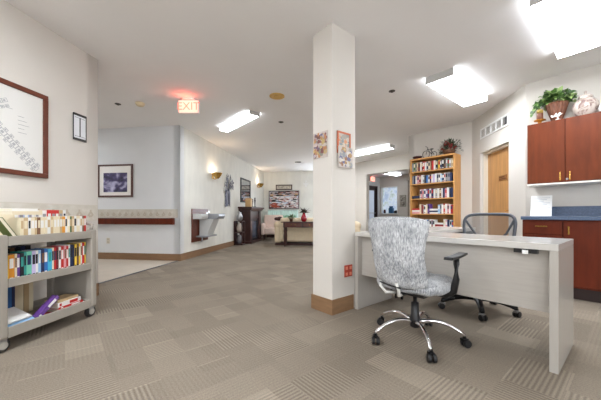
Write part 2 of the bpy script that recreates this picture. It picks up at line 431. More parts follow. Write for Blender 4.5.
# ------------------------------------------------------------------ pictures
def picture(name, label, cat, fr, x, y, z, rz, w, h, fw, fm, dep=.025, matc=None, art=None, artbox=None, group=None):
    """(x,y,z) = centre of the back on the wall"""
    t = thing(name, label, cat, fr, x, y, z, rz, group)
    a, b = w / 2, h / 2
    mb = MB().box(-a, a, -dep, 0, b - fw, b).box(-a, a, -dep, 0, -b, -b + fw).box(-a, -a + fw, -dep, 0, -b + fw, b - fw).box(a - fw, a, -dep, 0, -b + fw, b - fw)
    mb.build('frame', fm, t, bevel=.004)
    bx('mount', matc or M_PAPER, t, -a + fw, a - fw, -dep * .5, 0, -b + fw, b - fw)
    if art:
        ab = artbox or (-a + fw * 2, a - fw * 2, -b + fw * 2, b - fw * 2)
        bx('print', art, t, ab[0], ab[1], -dep * .5 - .002, -dep * .5, ab[2], ab[3])
    return t
# large floor plan on the left wall  (y -3.04 .. -4.16)
t = picture('framed_plan', 'large mahogany framed building plan on the left wall', 'picture', 'A', .447, -3.59, 1.675, PI / 2, 1.10, .785, .042, M_MAHOG, .03,
            mat('off white plan sheet', (224, 222, 217), .35, spec=.6))
mb = MB()
g = []
def plan_block(cx, cz, w, h, a):
    M = Matrix.Translation((cx, -.0155, cz)) @ Matrix.Rotation(a, 4, 'Y')
    tt = .0035
    mb.box(-w, w, -.001, 0, -h, -h + tt, M).box(-w, w, -.001, 0, h - tt, h, M).box(-w, -w + tt, -.001, 0, -h, h, M).box(w - tt, w, -.001, 0, -h, h, M).box(-w * .5, w * .3, -.0008, 0, -h * .5, h * .4, M)
for i in range(11):
    s_ = i / 10
    cx = .02 + s_ * .42; cz = .10 - s_ * .42 + .02
    plan_block(cx, cz, .03, .022, R(45)); plan_block(cx + .022, cz + .022, .016, .014, R(45)); plan_block(cx - .022, cz - .022, .016, .014, R(45))
for i in range(7):
    s_ = i / 6; plan_block(.0 + s_ * .20, .10 + s_ * .12, .022, .016, R(-30)); plan_block(.02 + s_ * .20, .06 + s_ * .12, .014, .012, R(-30))
for i in range(8):
    s_ = i / 7; plan_block(-.02 - s_ * .34, .05 - s_ * .1, .022, .018, R(15))
mb.build('drawing', mat('plan grey line', (176, 176, 178), .7), t)
mb = MB()
for k in range(5):
    mb.box(.30, .30 + .05 + .02 * (k % 3), -.0165, -.0155, .12 - k * .035, .123 - k * .035)
mb.box(.13, .26, -.0165, -.0155, .165, .168)
mb.build('caption_lines', mat('plan caption grey', (168, 168, 170), .7), t)
# sign holder
t = thing('wall_sign', 'small clear and black sign holder right of the framed plan', 'sign', 'A', .447, -2.69, 1.735, PI / 2)
bx('card', mat('card white', (228, 230, 234), .3), t, -.07, .07, -.008, 0, .01, .275)
bx('edge_bar', M_BLACK, t, -.076, .076, -.014, 0, .262, .285)
bx('edge_bar', M_BLACK, t, -.076, .076, -.014, 0, 0, .022)
mb = MB().box(-.076, -.074, -.012, 0, .02, .265).box(.074, .076, -.012, 0, .02, .265).box(-.004, .004, -.012, -.008, .04, .245).box(-.06, .06, -.010, -.008, .240, .243).box(-.06, .06, -.010, -.008, .042, .045)
mb.build('divider', M_BLACK, t)
# corridor seascape
M_SEA = ramp_mat('dusk seascape', [(0.36, (38, 34, 62)), (0.5, (74, 66, 108)), (0.6, (176, 172, 204)), (0.75, (214, 214, 232))], 3.2, (1.2, 1, 1.8), .3, distort=.4)
t = picture('framed_print', 'framed dusk seascape print above the corridor handrail', 'picture', 'A', -1.39, -.082, 1.64, 0, .80, .68, .035, mat('walnut frame', (84, 48, 38), .35), .025,
            mat('print mat white', (238, 234, 228), .5), M_SEA, (-.27, .275, -.235, .165))
# handrail
t = thing('handrail', 'dark cherry wooden handrail along the corridor wall', 'handrail', 'A', 0, -.08, .80)
MB().prism([(-.085, -.062), (-.05, -.066), (-.05, .062), (-.07, .066), (-.09, .05), (-.092, -.04)], 'x', -4.8, -.12).build('rail', M_CHERRYD, t, bevel=.004)
MB().prism([(-.085, -.066), (-.012, -.066), (-.012, .066), (-.07, .068), (-.09, .05), (-.092, -.04)], 'x', -.118, -.055).build('end_return', M_CHERRYD, t, bevel=.006)
for k in range(5): bx('bracket', M_CHERRYD, t, -.7 - k * .95, -.63 - k * .95, -.05, -.001, -.05, .04)
# outlet
def outlet(label, fr, x, y, z, rz, w, h, m, m2, cols, rows):
    t = thing('wall_outlet', label, 'outlet', fr, x, y, z, rz)
    bx('cover_plate', m, t, -w / 2, w / 2, -.006, 0, -h / 2, h / 2, bevel=.002)
    for i in range(cols):
        for j in range(rows):
            cx = (i + .5) / cols * w - w / 2; cz = (j + .5) / rows * h - h / 2
            bx('socket', m2, t, cx - .016, cx + .016, -.009, -.006, cz - .015, cz + .015)
    return t
outlet('ivory duplex outlet low on the corridor wall under the handrail', 'A', -1.56, -.082, .39, 0, .075, .12, mat('ivory plate', (214, 206, 190), .4), mat('ivory socket', (186, 178, 162), .4), 1, 2)
outlet('red four-gang outlet low on the right face of the pillar', 'B', -1.533, -.075, .385, PI / 2, .115, .115, mat('red plate', (176, 58, 40), .4), mat('pink socket', (226, 140, 116), .4), 2, 2)

# collages on the pillar
def collage(name, label, fr, x, y, z, rz, w, h, cols, tilt=0, frame=None, n=26, seed=1, edge=None):
    t = thing(name, label, 'picture', fr, x, y, z, rz); t.rotation_euler.rotate_axis('Y', tilt)
    bx('backing', mat('collage paper', (196, 184, 176), .6), t, -w / 2, w / 2, -.008, 0, -h / 2, h / 2)
    q = random.Random(seed); mb = MB(); ms = [mat('swatch %d %d %d' % c, c, .6) for c in cols]
    for k in range(n):
        mb.mi = k % len(ms)
        cx, cz = q.uniform(-w / 2 + .02, w / 2 - .02), q.uniform(-h / 2 + .02, h / 2 - .02)
        a, b_ = q.uniform(.012, .030), q.uniform(.012, .030)
        a = min(a, w / 2 - abs(cx)); b_ = min(b_, h / 2 - abs(cz))
        d = .0085 + .0003 * (k % 6)
        poly = [(cx + a * math.cos(u * PI / 3 + k), cz + b_ * math.sin(u * PI / 3 + k)) for u in range(6)]
        mb.prism(poly, 'y', -d, -.008)
    mb.build('pasted_shapes', ms, t)
    if frame:
        f = .018
        MB().box(-w / 2, w / 2, -.012, 0, h / 2 - f, h / 2).box(-w / 2, w / 2, -.012, 0, -h / 2, -h / 2 + f).box(-w / 2, -w / 2 + f, -.012, 0, -h / 2, h / 2).box(w / 2 - f, w / 2, -.012, 0, -h / 2, h / 2).build('frame', frame, t)
    return t
collage('collage_picture', 'square patchwork collage on the left face of the pillar', 'B', -1.685, -.304, 1.615, 0, .20, .25,
        [(134, 84, 86), (190, 134, 96), (112, 106, 136), (200, 176, 120), (140, 142, 128), (184, 170, 178), (120, 84, 80), (206, 194, 184)], n=110, seed=2, frame=None)
collage('orange_picture', 'orange bordered picture on the right face of the pillar, partly behind a collage', 'B', -1.533, -.145, 1.63, PI / 2, .19, .21,
        [(170, 160, 150), (214, 150, 110), (140, 150, 150), (206, 190, 170)], n=40, seed=3, frame=mat('orange frame', (196, 100, 56), .5))
collage('paper_collage', 'white paper collage with coloured figures overlapping the orange picture on the pillar', 'B', -1.519, -.135, 1.49, PI / 2, .20, .20,
        [(176, 140, 96), (118, 118, 148), (200, 182, 140), (160, 118, 92), (214, 208, 200), (150, 154, 158), (208, 202, 196)], n=44, seed=4)

# ------------------------------------------------------------------ ceiling bits
def disc(name, label, cat, fr, x, y, prof, m, n=18, sy=1):
    o = MB().lathe(prof, n=n, sy=sy).build(name, m, smooth=False); put(o, fr, x, y, CEIL); tag(o, label, cat); return o
disc('smoke_detector', 'round cream smoke detector on the ceiling left of the exit sign', 'smoke detector', 'A', .04, -1.22, [(.07, 0), (.07, -.02), (.05, -.045), (.02, -.05)], mat('cream plastic', (226, 208, 170), .5))
disc('sprinkler', 'small dark sprinkler beside the smoke detector', 'sprinkler', 'A', -.34, -1.24, [(.045, 0), (.045, -.006), (.018, -.01), (.014, -.022)], mat('dark bronze', (60, 52, 46), .4))
disc('ceiling_speaker', 'round tan ceiling grille above the hall', 'ceiling grille', 'A', 2.294, -1.187, [(.115, 0), (.115, -.01), (.09, -.014), (.05, -.008), (.04, -.014), (.02, -.014)], mat('tan metal', (214, 172, 92), .5))
disc('sprinkler', 'small dark sprinkler on the ceiling just left of the pillar', 'sprinkler', 'A', 2.107, .005, [(.05, 0), (.05, -.006), (.018, -.01), (.014, -.022)], mat('dark bronze', (60, 52, 46), .4))
disc('sprinkler', 'small dark sprinkler on the ceiling over the desk right of the pillar', 'sprinkler', 'A', 3.993, -1.128, [(.045, 0), (.045, -.006), (.018, -.01), (.014, -.022)], mat('dark bronze', (60, 52, 46), .4))
disc('ceiling_vent', 'small dark round vent in the ceiling of the far lounge', 'vent', 'A', 1.827, 4.2, [(.11, 0), (.11, -.012), (.06, -.02), (.02, -.02)], mat('dark bronze', (60, 52, 46), .4))

# exit signs
def text_mesh(txt, size, ext, m, parent, loc, rot, name='lettering'):
    c = bpy.data.curves.new(name, 'FONT'); c.body = txt; c.size = size; c.extrude = ext; c.align_x = 'CENTER'; c.align_y = 'CENTER'
    tmp = bpy.data.objects.new('tmp', c); COL.objects.link(tmp)
    bpy.context.view_layer.update()
    me = bpy.data.meshes.new_from_object(tmp.evaluated_get(bpy.context.evaluated_depsgraph_get()))
    bpy.data.objects.remove(tmp)
    me.materials.clear(); me.materials.append(m)
    o = bpy.data.objects.new(name, me); COL.objects.link(o); o.parent = parent; o.location = loc; o.rotation_euler = rot
    return o
def exit_sign(label, fr, x, y, z, rz, glow):
    t = thing('exit_sign', label, 'exit sign', fr, x, y, z, rz, 'exit signs')
    bx('canopy', M_WHITE, t, -.09, .09, -.045, .045, -.03, 0)
    bx('housing', mat('white sign housing', (236, 226, 220), .4), t, -.155, .155, -.025, .025, -.235, -.03, bevel=.004)
    bx('face', mat('lit pink sign face', (255, 168, 150), .4, emit=glow * .6), t, -.147, .147, -.029, -.025, -.225, -.045)
    text_mesh('EXIT', .17, .001, mat('lit red letters', (255, 120, 100), .4, emit=.35), t, (0, -.031, -.135), (R(90), 0, 0))
    return t
exit_sign('lit red exit sign hanging from the ceiling over the hall', 'A', .92, -1.28, CEIL, R(8), .8)
ld = bpy.data.lights.new('exit_glow', 'POINT'); ld.energy = .35; ld.color = (1, .12, .06); ld.shadow_soft_size = .05
lo = bpy.data.objects.new('exit_glow', ld); COL.objects.link(lo); lo.location = (*PA(.92, -1.40), CEIL - .09)

# ------------------------------------------------------------------ drinking fountain on its board
t = thing('drinking_fountain', 'grey wall-hung drinking fountain on the hall wall', 'drinking fountain', 'A', .075, .72, 0, PI / 2)
# local x along A.y (-.35 near .. +.38), local -y away from wall
M_FNT = mat('fountain grey', (150, 152, 156), .35, .3); M_FNT2 = mat('fountain light grey', (196, 196, 194), .45)
MB().prism([(-.0, .955), (-.44, .955), (-.45, .90), (-.42, .835), (-.0, .835)], 'x', -.02, .34).build('basin', M_FNT, t, bevel=.015)
MB().prism([(-.0, .955), (-.20, .955), (-.22, .90), (-.20, .835), (-.0, .835)], 'x', -.36, -.05).build('side_basin', M_FNT2, t, bevel=.012)
MB().prism([(-.10, .835), (-.36, .835), (-.20, .46), (-.02, .46), (-.02, .835)], 'x', -.10, .22).build('pedestal', M_FNT2, t, bevel=.01)
MB().box(-.22, .34, -.24, 0, .43, .46).build('lower_shelf', M_FNT, t, bevel=.004)
MB().tube([(.16, -.08, .95), (.16, -.08, .99), (.16, -.13, 1.0)], .012).build('spout', M_CHROME, t)
MB().tube([(0, -.04, .43), (0, -.04, .33), (0, .0, .32)], .015).build('drain_pipe', M_STEEL, t)
o = MB().box(-.37, .38, -.022, 0, .33, 1.065).build('wall_panel', M_MAHOG, bevel=.004); put(o, 'A', .052, .72, 0, PI / 2)
tag(o, 'reddish wooden backing board behind the drinking fountain', 'wall panel')

# ------------------------------------------------------------------ sconces
def sconce(label, x, y, z):
    t = thing('wall_sconce', label, 'wall light', 'A', x, y, z, PI / 2, 'brass wall sconces')
    mb = MB().lathe([(.03, -.09), (.06, -.06), (.10, 0), (.12, .05), (.125, .055), (.115, .055), (.09, .0), (.04, -.05)], (0, -.13, 0), 18)
    mb.build('bowl', M_BRASS, t, smooth=True)
    bx('back_plate', M_BRASS, t, -.035, .035, -.02, 0, -.09, .05, bevel=.004)
    MB().tube([(0, -.01, -.06), (0, -.06, -.1), (0, -.11, -.085)], .012).build('arm', M_BRASS, t)
    MB().ball((0, -.13, .01), .035).build('bulb', mat('warm bulb', (255, 226, 180), .4, emit=3), t)
    ld = bpy.data.lights.new('sconce_light', 'POINT'); ld.energy = 1.1; ld.color = (1, .88, .72); ld.shadow_soft_size = .04
    lo = bpy.data.objects.new('sconce_light', ld); COL.objects.link(lo); lo.parent = t; lo.location = (0, -.13, .09)
    return t
sconce('brass bowl wall sconce above the drinking fountain', .052, 1.38, 1.93)
sconce('brass bowl wall sconce beyond the fireplace mirror', .052, 5.35, 2.09)
# metal wall decoration
t = thing('wall_decoration', 'dark metal floral wall hanging between sconce and fireplace', 'wall decoration', 'A', .052, 2.32, 1.62, PI / 2)
mb = MB(); q = random.Random(5)
for k in range(34):
    a = q.uniform(0, 2 * PI); rr = q.uniform(.02, .2)
    cx, cz = rr * math.cos(a) * 1.7, .18 + rr * math.sin(a)
    mb.leaf((cx, -.03 - q.uniform(0, .03), cz), (math.cos(a), -.1, math.sin(a)), (0, -1, 0), .12, .035)
mb.build('upper_leaves', mat('pewter leaf', (84, 82, 92), .4, .6), t, solid=.004)
mb = MB()
for k in range(26):
    z = .05 - k * .017; a = (k % 2) * PI + q.uniform(-.5, .5)
    mb.leaf((0, -.03, z), (math.cos(a), -.1, -.5), (0, -1, 0), .22, .04)
mb.tube([(0, -.02, .35), (0.02, -.02, 0), (0, -.02, -.4)], .012)
mb.build('trailing_stem', mat('pewter leaf', (84, 82, 92), .4, .6), t, solid=.004)

# ------------------------------------------------------------------ fireplace
t = thing('fireplace', 'dark wood mantel fireplace against the hall wall', 'fireplace', 'A', .052, 3.95, 0, PI / 2)
# local x -.55..+.55 ; local -y toward room
bx('mantel_shelf', M_DARKWOOD, t, -.78, .72, -.46, 0, 1.13, 1.185, bevel=.008)
MB().prism([(0, 1.05), (-.37, 1.05), (-.44, 1.13), (0, 1.13)], 'x', -.70, .64).build('moulding', M_DARKWOOD, t)
for x0 in (-.62, .40): 
    bx('pilaster', M_DARKWOOD, t, x0, x0 + .18, -.37, 0, .08, 1.05, bevel=.006)
bx('frieze', M_DARKWOOD, t, -.44, .40, -.33, 0, .80, 1.05)
bx('hearth_base', M_DARKWOOD, t, -.66, .62, -.42, 0, 0, .08, bevel=.006)
mb = MB().box(-.44, .40, -.30, -.26, .08, .16).box(-.44, .40, -.30, -.26, .72, .80).box(-.44, -.36, -.30, -.26, .16, .72).box(.32, .40, -.30, -.26, .16, .72)
mb.build('surround', mat('brushed black steel', (50, 50, 56), .3, .5), t)
bx('firebox_glass', mat('firebox glass', (84, 90, 104), .1, spec=.8), t, -.36, .32, -.27, -.05, .16, .72)
# mirror
t = picture('wall_mirror', 'black framed mirror above the fireplace mantel', 'mirror', 'A', .054, 3.9, 1.74, PI / 2, 1.0, .80, .05, M_BLACK, .03, M_GLASS)
# mantel clock etc
o = MB().box(-.09, .09, -.09, .09, 0, .22).prism([(-.09, .22), (.09, .22), (.05, .27), (-.05, .27)], 'y', -.09, .09).build('mantel_clock', mat('beige clock case', (196, 160, 110), .5), bevel=.005)
put(o, 'A', .36, 3.34, 1.186, PI / 2); tag(o, 'beige boxy clock on the near end of the mantel', 'clock')
mb = MB().lathe([(.05, 0), (.05, .015), (.015, .03), (.02, .12), (.03, .2), (.018, .24), (.03, .27)])
o = mb.build('candlestick', M_BLACK, smooth=True); put(o, 'A', .33, 3.80, 1.186); tag(o, 'short black candlestick beside the mantel clock', 'candlestick', 'black candlesticks on the mantel')
o2 = o.copy(); COL.objects.link(o2); put(o2, 'A', .30, 4.2, 1.186); o2.scale = (1, 1, 1.25); tag(o2, 'taller black candlestick at the far end of the mantel', 'candlestick', 'black candlesticks on the mantel')
# curio stand left of fireplace
t = thing('curio_stand', 'narrow dark stand left of the fireplace', 'stand', 'A', .20, 2.93, 0, PI / 2)
bx('back_panel', M_DARKWOOD, t, -.13, .13, .115, .13, .02, .74)
for z in (.02, .38, .72): bx('shelf', M_DARKWOOD, t, -.13, .13, -.13, .13, z, z + .02)
mb = MB()
for sx in (-.12, .12):
    for sy in (-.12, .12): MB().box(sx - .01, sx + .01, sy - .01, sy + .01, 0, .74).build('post', M_DARKWOOD, t)
def vase(name, label, cat, fr, x, y, z, prof, m, grp=None):
    o = MB().lathe(prof, n=20).build(name, m, smooth=True); put(o, fr, x, y, z); tag(o, label, cat, grp); return o
J = [(.05, 0), (.085, .05), (.09, .15), (.06, .22), (.05, .25), (.06, .27)]
vase('jar', 'grey metallic jar on the top shelf of the narrow stand', 'jar', 'A', .20, 2.93, .74, J, M_STEEL)
vase('jar', 'pale jar on the middle shelf of the narrow stand', 'jar', 'A', .20, 2.93, .40, J, mat('pale pottery', (186, 172, 160), .4))
vase('jar', 'dark grey jar on the bottom shelf of the narrow stand', 'jar', 'A', .20, 2.93, .04, J, mat('dark grey pottery', (108, 104, 106), .4))

# ------------------------------------------------------------------ lounge
M_CREAM = mat('cream upholstery', (226, 208, 178), .85, noise=.04, nscale=20)
M_BLUSH = mat('blush upholstery', (222, 200, 188), .85, noise=.05, nscale=20)
def softbox(name, m, parent, *b, bv=.05):
    return MB().box(*b).build(name, m, parent, bevel=bv, seg=4, smooth=True)
t = thing('armchair', 'blush armchair with dark legs beside the fireplace', 'armchair', 'A', .80, 4.85, 0, R(10))
softbox('seat', M_BLUSH, t, -.30, .30, -.38, .28, .22, .46)
softbox('backrest', M_BLUSH, t, -.36, .36, .22, .40, .22, .92)
for s in (-1, 1): softbox('arm', M_BLUSH, t, *sorted((s * .29, s * .42)), -.38, .34, .20, .62)
for sx in (-.34, .34):
    for sy in (-.3, .3): MB().lathe([(.018, 0), (.03, .22)], (sx, sy, 0), 8).build('leg', M_DARKWOOD, t)
t = thing('sofa', 'cream rolled-arm sofa behind the dark console table', 'sofa', 'A', 2.55, 3.35, 0, 0)
# faces the end wall (+y), its back toward us
softbox('backrest', M_CREAM, t, -1.12, 1.12, -.28, -.06, .10, .84, bv=.07)
softbox('seat', M_CREAM, t, -1.0, 1.0, -.10, .62, .12, .46, bv=.05)
for s in (-1, 1):
    a, b_ = sorted((s * 1.08, s * 1.30))
    softbox('arm', M_CREAM, t, a, b_, -.28, .66, .06, .58, bv=.08)
    MB().lathe([(.02, 0), (.115, .01), (.125, .05), (.125, .85), (.115, .9), (.02, .91)], M=Matrix.Translation((s * 1.20, -.26, .60)) @ Matrix.Rotation(R(-90), 4, 'X'), n=16).build('rolled_arm', M_CREAM, t, smooth=True)
bx('base_rail', M_DARKWOOD, t, -1.28, 1.28, -.27, .64, .0, .06)
t = thing('console_table', 'dark wood console table with turned legs behind the sofa', 'console table', 'A', 2.45, 2.84, 0, 0)
bx('tabletop', M_DARKWOOD, t, -.90, .90, -.17, .17, .70, .725, bevel=.006)
bx('apron', M_DARKWOOD, t, -.84, .84, -.14, .14, .56, .70)
for k in range(3):
    d = MB().box(-.78 + k * .54, -.30 + k * .54, -.15, -.14, .575, .69).build('drawer', mat('console drawer front', (92, 48, 38), .3, noise=.2), t, bevel=.002)
    for kx in (-.60, -.48): MB().ball((kx + k * .54, -.165, .635), .016).build('knob', M_BRASS, d)
PR = [(.02, 0), (.03, .03), (.018, .06), (.026, .14), (.036, .30), (.028, .40), (.04, .46), (.032, .5), (.034, .56)]
for sx in (-.80, .80):
    for sy in (-.11, .11): MB().lathe(PR, (sx, sy, 0), 12).build('leg', M_DARKWOOD, t, smooth=True)
vase('flower_vase', 'red glass vase on the right of the console table', 'vase', 'A', 2.20, 2.86, .726, [(.05, 0), (.085, .05), (.095, .12), (.055, .20), (.035, .24), (.05, .27)], mat('red glass', (172, 20, 40), .15, coat=.5))
mb = MB(); q = random.Random(9)
for k in range(40):
    a = q.uniform(0, 2 * PI); e = q.uniform(.1, 1.2)
    d = Vector((math.cos(a) * math.cos(e), math.sin(a) * math.cos(e), math.sin(e)))
    st = Vector((0, 0, .0)); 
    mb.leaf(st + d * .02, d, (0.1, .2, 1), q.uniform(.12, .24), .03)
o = mb.build('flower_spray', mat('dark red green leaves', (70, 58, 44), .6, noise=.4, nscale=30), solid=.003); put(o, 'A', 2.20, 2.86, .98); tag(o, 'dark leafy flower spray standing in the red vase', 'flowers')
def small_plant(label, fr, x, y, z, r, h, potm, leafm, seed, n=50, L=.09):
    t = thing('potted_plant', label, 'plant', fr, x, y, z)
    MB().lathe([(r * .7, 0), (r, h), (r * 1.06, h), (r * 1.06, h + .012), (r * .9, h + .012), (r * .85, h - .01)], n=16).build('pot', potm, t, smooth=True)
    q = random.Random(seed); mb = MB()
    for k in range(n):
        a = q.uniform(0, 2 * PI); e = q.uniform(-.1, 1.4)
        d = Vector((math.cos(a) * math.cos(e), math.sin(a) * math.cos(e), math.sin(e)))
        mb.leaf(Vector((0, 0, h)) + d * r * q.uniform(.3, 1.0), d, (q.uniform(-.3, .3), .2, 1), L * q.uniform(.7, 1.2), L * .28)
    mb.build('foliage', leafm, t, solid=.002)
    return t
small_plant('small green potted plant on the left of the console table', 'A', 1.82, 2.86, .726, .06, .09, mat('brown pot', (112, 70, 52), .5), mat('mid green leaf', (78, 104, 66), .5), 3, L=.09)
# dark bundle on the sofa arm
mb = MB()
for k in range(9): mb.ball((.07 * math.cos(k * .7) * (k % 3) * .5, .06 * math.sin(k * .7), .05 + .012 * (k % 4)), .05)
o = mb.build('throw_cushion', mat('dark brown fabric', (70, 44, 42), .9), smooth=True); put(o, 'A', 1.32, 3.55, .735); o.scale = (1.5, 1.2, 1.0); tag(o, 'small dark brown bundle resting on the near sofa arm', 'cushion')
# artwork on end wall
M_ART = ramp_mat('river village painting', [(0.30, (40, 34, 44)), (0.42, (150, 60, 48)), (0.5, (226, 220, 222)), (0.58, (120, 120, 140)), (0.68, (214, 196, 180)), (0.8, (60, 60, 52))], 3.0, (1.1, 1, 4.5), .3, distort=.6)
t = picture('landscape_picture', 'large red white and black landscape picture on the lounge end wall', 'picture', 'A', .935, 6.248, 1.55, 0, 1.29, .76, .02, M_BLACK, .05, M_BLACK, M_ART, (-.62, .62, -.355, .355))
mb = MB(); q = random.Random(77)
PC = [('dark trees paint', (46, 38, 36)), ('rust paint', (168, 70, 48)), ('pale blue paint', (196, 208, 226)), ('white paint', (236, 232, 230)), ('pink grey paint', (190, 160, 152)), ('tan paint', (196, 160, 116))]
def dab(ci, x, z, w, h, d):
    mb.mi = ci
    w = min(w, .61 - abs(x)); h = min(h, .35 - abs(z))
    if w > .005 and h > .005: mb.prism([(x + w * math.cos(k * PI / 5) * q.uniform(.8, 1), z + h * math.sin(k * PI / 5) * q.uniform(.8, 1)) for k in range(10)], 'y', -.0272 - d, -.027)
for k in range(150):
    x = q.uniform(-.6, .6); z = q.uniform(-.34, .34)
    if z > .14: ci = q.choice([0, 0, 5, 0, 4])
    elif z > .0: ci = q.choice([3, 2, 4, 0, 3])
    elif z > -.12: ci = q.choice([1, 3, 2, 0, 3])
    else: ci = q.choice([1, 1, 4, 0]) if x < -.1 else q.choice([3, 2, 4, 3, 0])
    dab(ci, x, z, q.uniform(.05, .16), q.uniform(.012, .045), .0001 * k / 3)
mb.build('brushwork', [mat(n_, c_, .4) for n_, c_ in PC], t)
t = picture('framed_sign', 'narrow dark framed picture above the large landscape', 'picture', 'A', .935, 6.248, 2.075, 0, .70, .22, .04, M_DARKWOOD, .03, mat('pale print', (196, 190, 176), .5), ramp_mat('pale lettering', [(0.4, (150, 144, 132)), (0.6, (206, 200, 186))], 18), (-.26, .26, -.05, .05))
t = thing('wall_sprite', 'white angel shaped ornament high on the lounge end wall', 'ornament', 'A', 1.86, 6.248, 2.08)
t.name = 'wall_ornament'
MB().prism([(-.04, 0), (.04, 0), (.03, .16), (0, .2), (-.03, .16)], 'y', -.03, 0).build('body', M_WHITE, t)
mb = MB().prism([(.02, .12), (.11, .20), (.09, .06)], 'y', -.025, -.01).prism([(-.02, .12), (-.11, .20), (-.09, .06)], 'y', -.025, -.01); mb.build('wing', M_WHITE, t)
MB().ball((0, -.02, .23), .03).build('head', M_WHITE, t)
# fish tank
t = thing('fish_tank', 'pale teal lit fish tank under the large landscape picture', 'fish tank', 'A', .95, 6.0)
bx('stand', M_DARKWOOD, t, -.64, .64, -.18, .2, 0, .76, bevel=.005)
bx('water', mat('teal water', (186, 214, 206), .15, noise=.2, nscale=9, stretch=(3, 1, .5), emit=.05), t, -.60, .60, -.16, .18, .77, 1.10)
mb = MB().box(-.62, .62, -.18, .2, 1.10, 1.13).box(-.62, .62, -.18, .2, .76, .77)
mb.build('rim', mat('pale tank rim', (190, 204, 204), .3), t)
mb = MB(); q = random.Random(3)
for k in range(24): mb.leaf((q.uniform(-.55, .55), -.165, .78), (q.uniform(-.2, .2), 0, 1), (0, -1, 0), q.uniform(.12, .3), .02)
mb.build('water_plants', mat('aquatic green', (110, 170, 130), .5), t, solid=.002)

# ------------------------------------------------------------------ room beyond
t = struct(bpy.data.objects.new('door_2', None)); COL.objects.link(t); put(t, 'B', -6.9, 7.70, 0, PI / 2)
MB().box(-.40, -.35, -.02, .14, 0, 2.15).box(.35, .40, -.02, .14, 0, 2.15).box(-.35, .35, -.02, .14, 2.08, 2.15).build('door_frame', mat('dark door frame', (58, 42, 40), .4), t)
mb = MB().box(-.35, -.25, .04, .08, .01, 2.08).box(.25, .35, .04, .08, .01, 2.08).box(-.25, .25, .04, .08, 1.96, 2.08).box(-.25, .25, .04, .08, .01, .3)
mb.build('door_leaf', mat('dark door leaf', (64, 50, 50), .4), t)
bx('door_glass', mat('bright door glass', (206, 218, 236), .1, emit=.08), t, -.25, .25, .055, .065, .3, 1.96)
MB().tube([(-.3, .04, 1.0), (-.3, 0, 1.0), (.3, 0, 1.0), (.3, .04, 1.0)], .012).build('push_bar', M_STEEL, t)
exit_sign('small red exit sign above the dark door beyond the header', 'B', -6.84, 7.66, 2.55, PI / 2, .8)
t = struct(bpy.data.objects.new('window_4', None)); COL.objects.link(t); put(t, 'B', -6.44, 8.3, 0)
mb = MB().box(-.40, .40, -.02, .14, 2.08, 2.12).box(-.40, -.37, -.02, .14, .99, 2.08).box(.37, .40, -.02, .14, .99, 2.08)
mb.build('window_frame', M_WHITE, t)
bx('window_sill', M_WHITE, t, -.42, .42, -.10, .14, .965, .985)
bx('window_pane', ramp_mat('daylit view', [(0.35, (176, 196, 222)), (0.5, (214, 226, 240)), (0.62, (190, 206, 206)), (0.7, (150, 172, 178))], 5, emit=.14), t, -.37, .37, .09, .10, .99, 2.08)
MB().box(-.09, .09, -.07, .07, 0, .22).box(-.07, .05, -.05, .05, .22, .30).build('blue_container', mat('blue plastic', (50, 98, 140), .5), None, bevel=.01)
o = bpy.data.objects['blue_container']; put(o, 'B', -6.36, 8.32, .987); tag(o, 'blue container on the sill of the far bright window', 'container')
o = MB().lathe([(.04, 0), (.055, .05), (.05, .12), (.03, .16)]).build('vase', mat('dark maroon bowl', (70, 36, 38), .4), smooth=True); put(o, 'B', -6.68, 8.32, .987); tag(o, 'small dark red vase at the left of the far window sill', 'vase')
o = MB().box(-.07, .07, -.05, .05, 0, .10).box(-.05, .05, -.03, .03, .10, .12).build('black_box', M_BLACK, bevel=.005); put(o, 'B', -6.14, 8.32, .987); tag(o, 'low black box at the right of the far window sill', 'box')
picture('framed_photos', 'small framed set of pictures right of the far window', 'picture', 'B', -5.81, 8.298, 1.49, 0, .27, .47, .02, mat('sage frame', (150, 146, 130), .5), .02, mat('pale print', (196, 190, 176), .5), ramp_mat('photo grid', [(0.4, (110, 100, 92)), (0.6, (190, 184, 172))], 14))
t = struct(bpy.data.objects.new('door_3', None)); COL.objects.link(t); put(t, 'B', -5.13, 8.298, 0)
MB().box(-.45, -.40, -.03, -.001, 0, 2.30).box(.40, .45, -.03, -.001, 0, 2.30).box(-.40, .40, -.03, -.001, 2.23, 2.30).build('door_frame', mat('dark door frame', (58, 42, 40), .4), t)
bx('door_leaf', M_OAKDOOR, t, -.40, .40, -.025, -.002, .005, 2.23)

# ------------------------------------------------------------------ desk
t = thing('reception_desk', 'pale grey woodgrain desk with panel legs beside the pillar', 'desk', 'B', 0, 0)
bx('desktop', M_DESKTOP, t, -1.515, 0, 0, .60, .724, .764, bevel=.002)
M_LEG = mat('pale grey upright laminate', (176, 170, 162), .25, noise=.03, nscale=6, stretch=(14, 14, 1))
bx('leg_panel', M_LEG, t, -.042, 0, .002, .598, 0, .723, bevel=.002)
bx('leg_panel', M_LEG, t, -1.515, -1.473, .05, .598, 0, .723, bevel=.002)
bx('front_strip', M_LEG, t, -1.515, -1.473, .002, .049, 0, .723)
bx('modesty_panel', M_GREYLAM, t, -1.472, -.043, .06, .078, .335, .723)
mb = MB().box(-.22, -.10, .02, .058, .695, .7235); mb.build('under_bracket', M_BLACK, t)
MB().box(-.175, -.145, .015, .02, .69, .715).build('latch', M_WHITE, t)
t = thing('return_desk', 'pale return desk behind the reception desk below the bookcase', 'desk', 'B', -1.26, 1.2)
bx('desktop', M_DESKTOP, t, -.24, .24, -.595, .58, .735, .775, bevel=.002)
bx('dark_edge', M_BLACK, t, .225, .235, -.59, .57, .70, .734)
bx('leg_panel', M_LEG, t, -.24, .24, .54, .58, 0, .734)
for x in (-.20, -.13): bx('leg', M_BLACKM, t, x, x + .02, -.56, -.54, 0, .734)
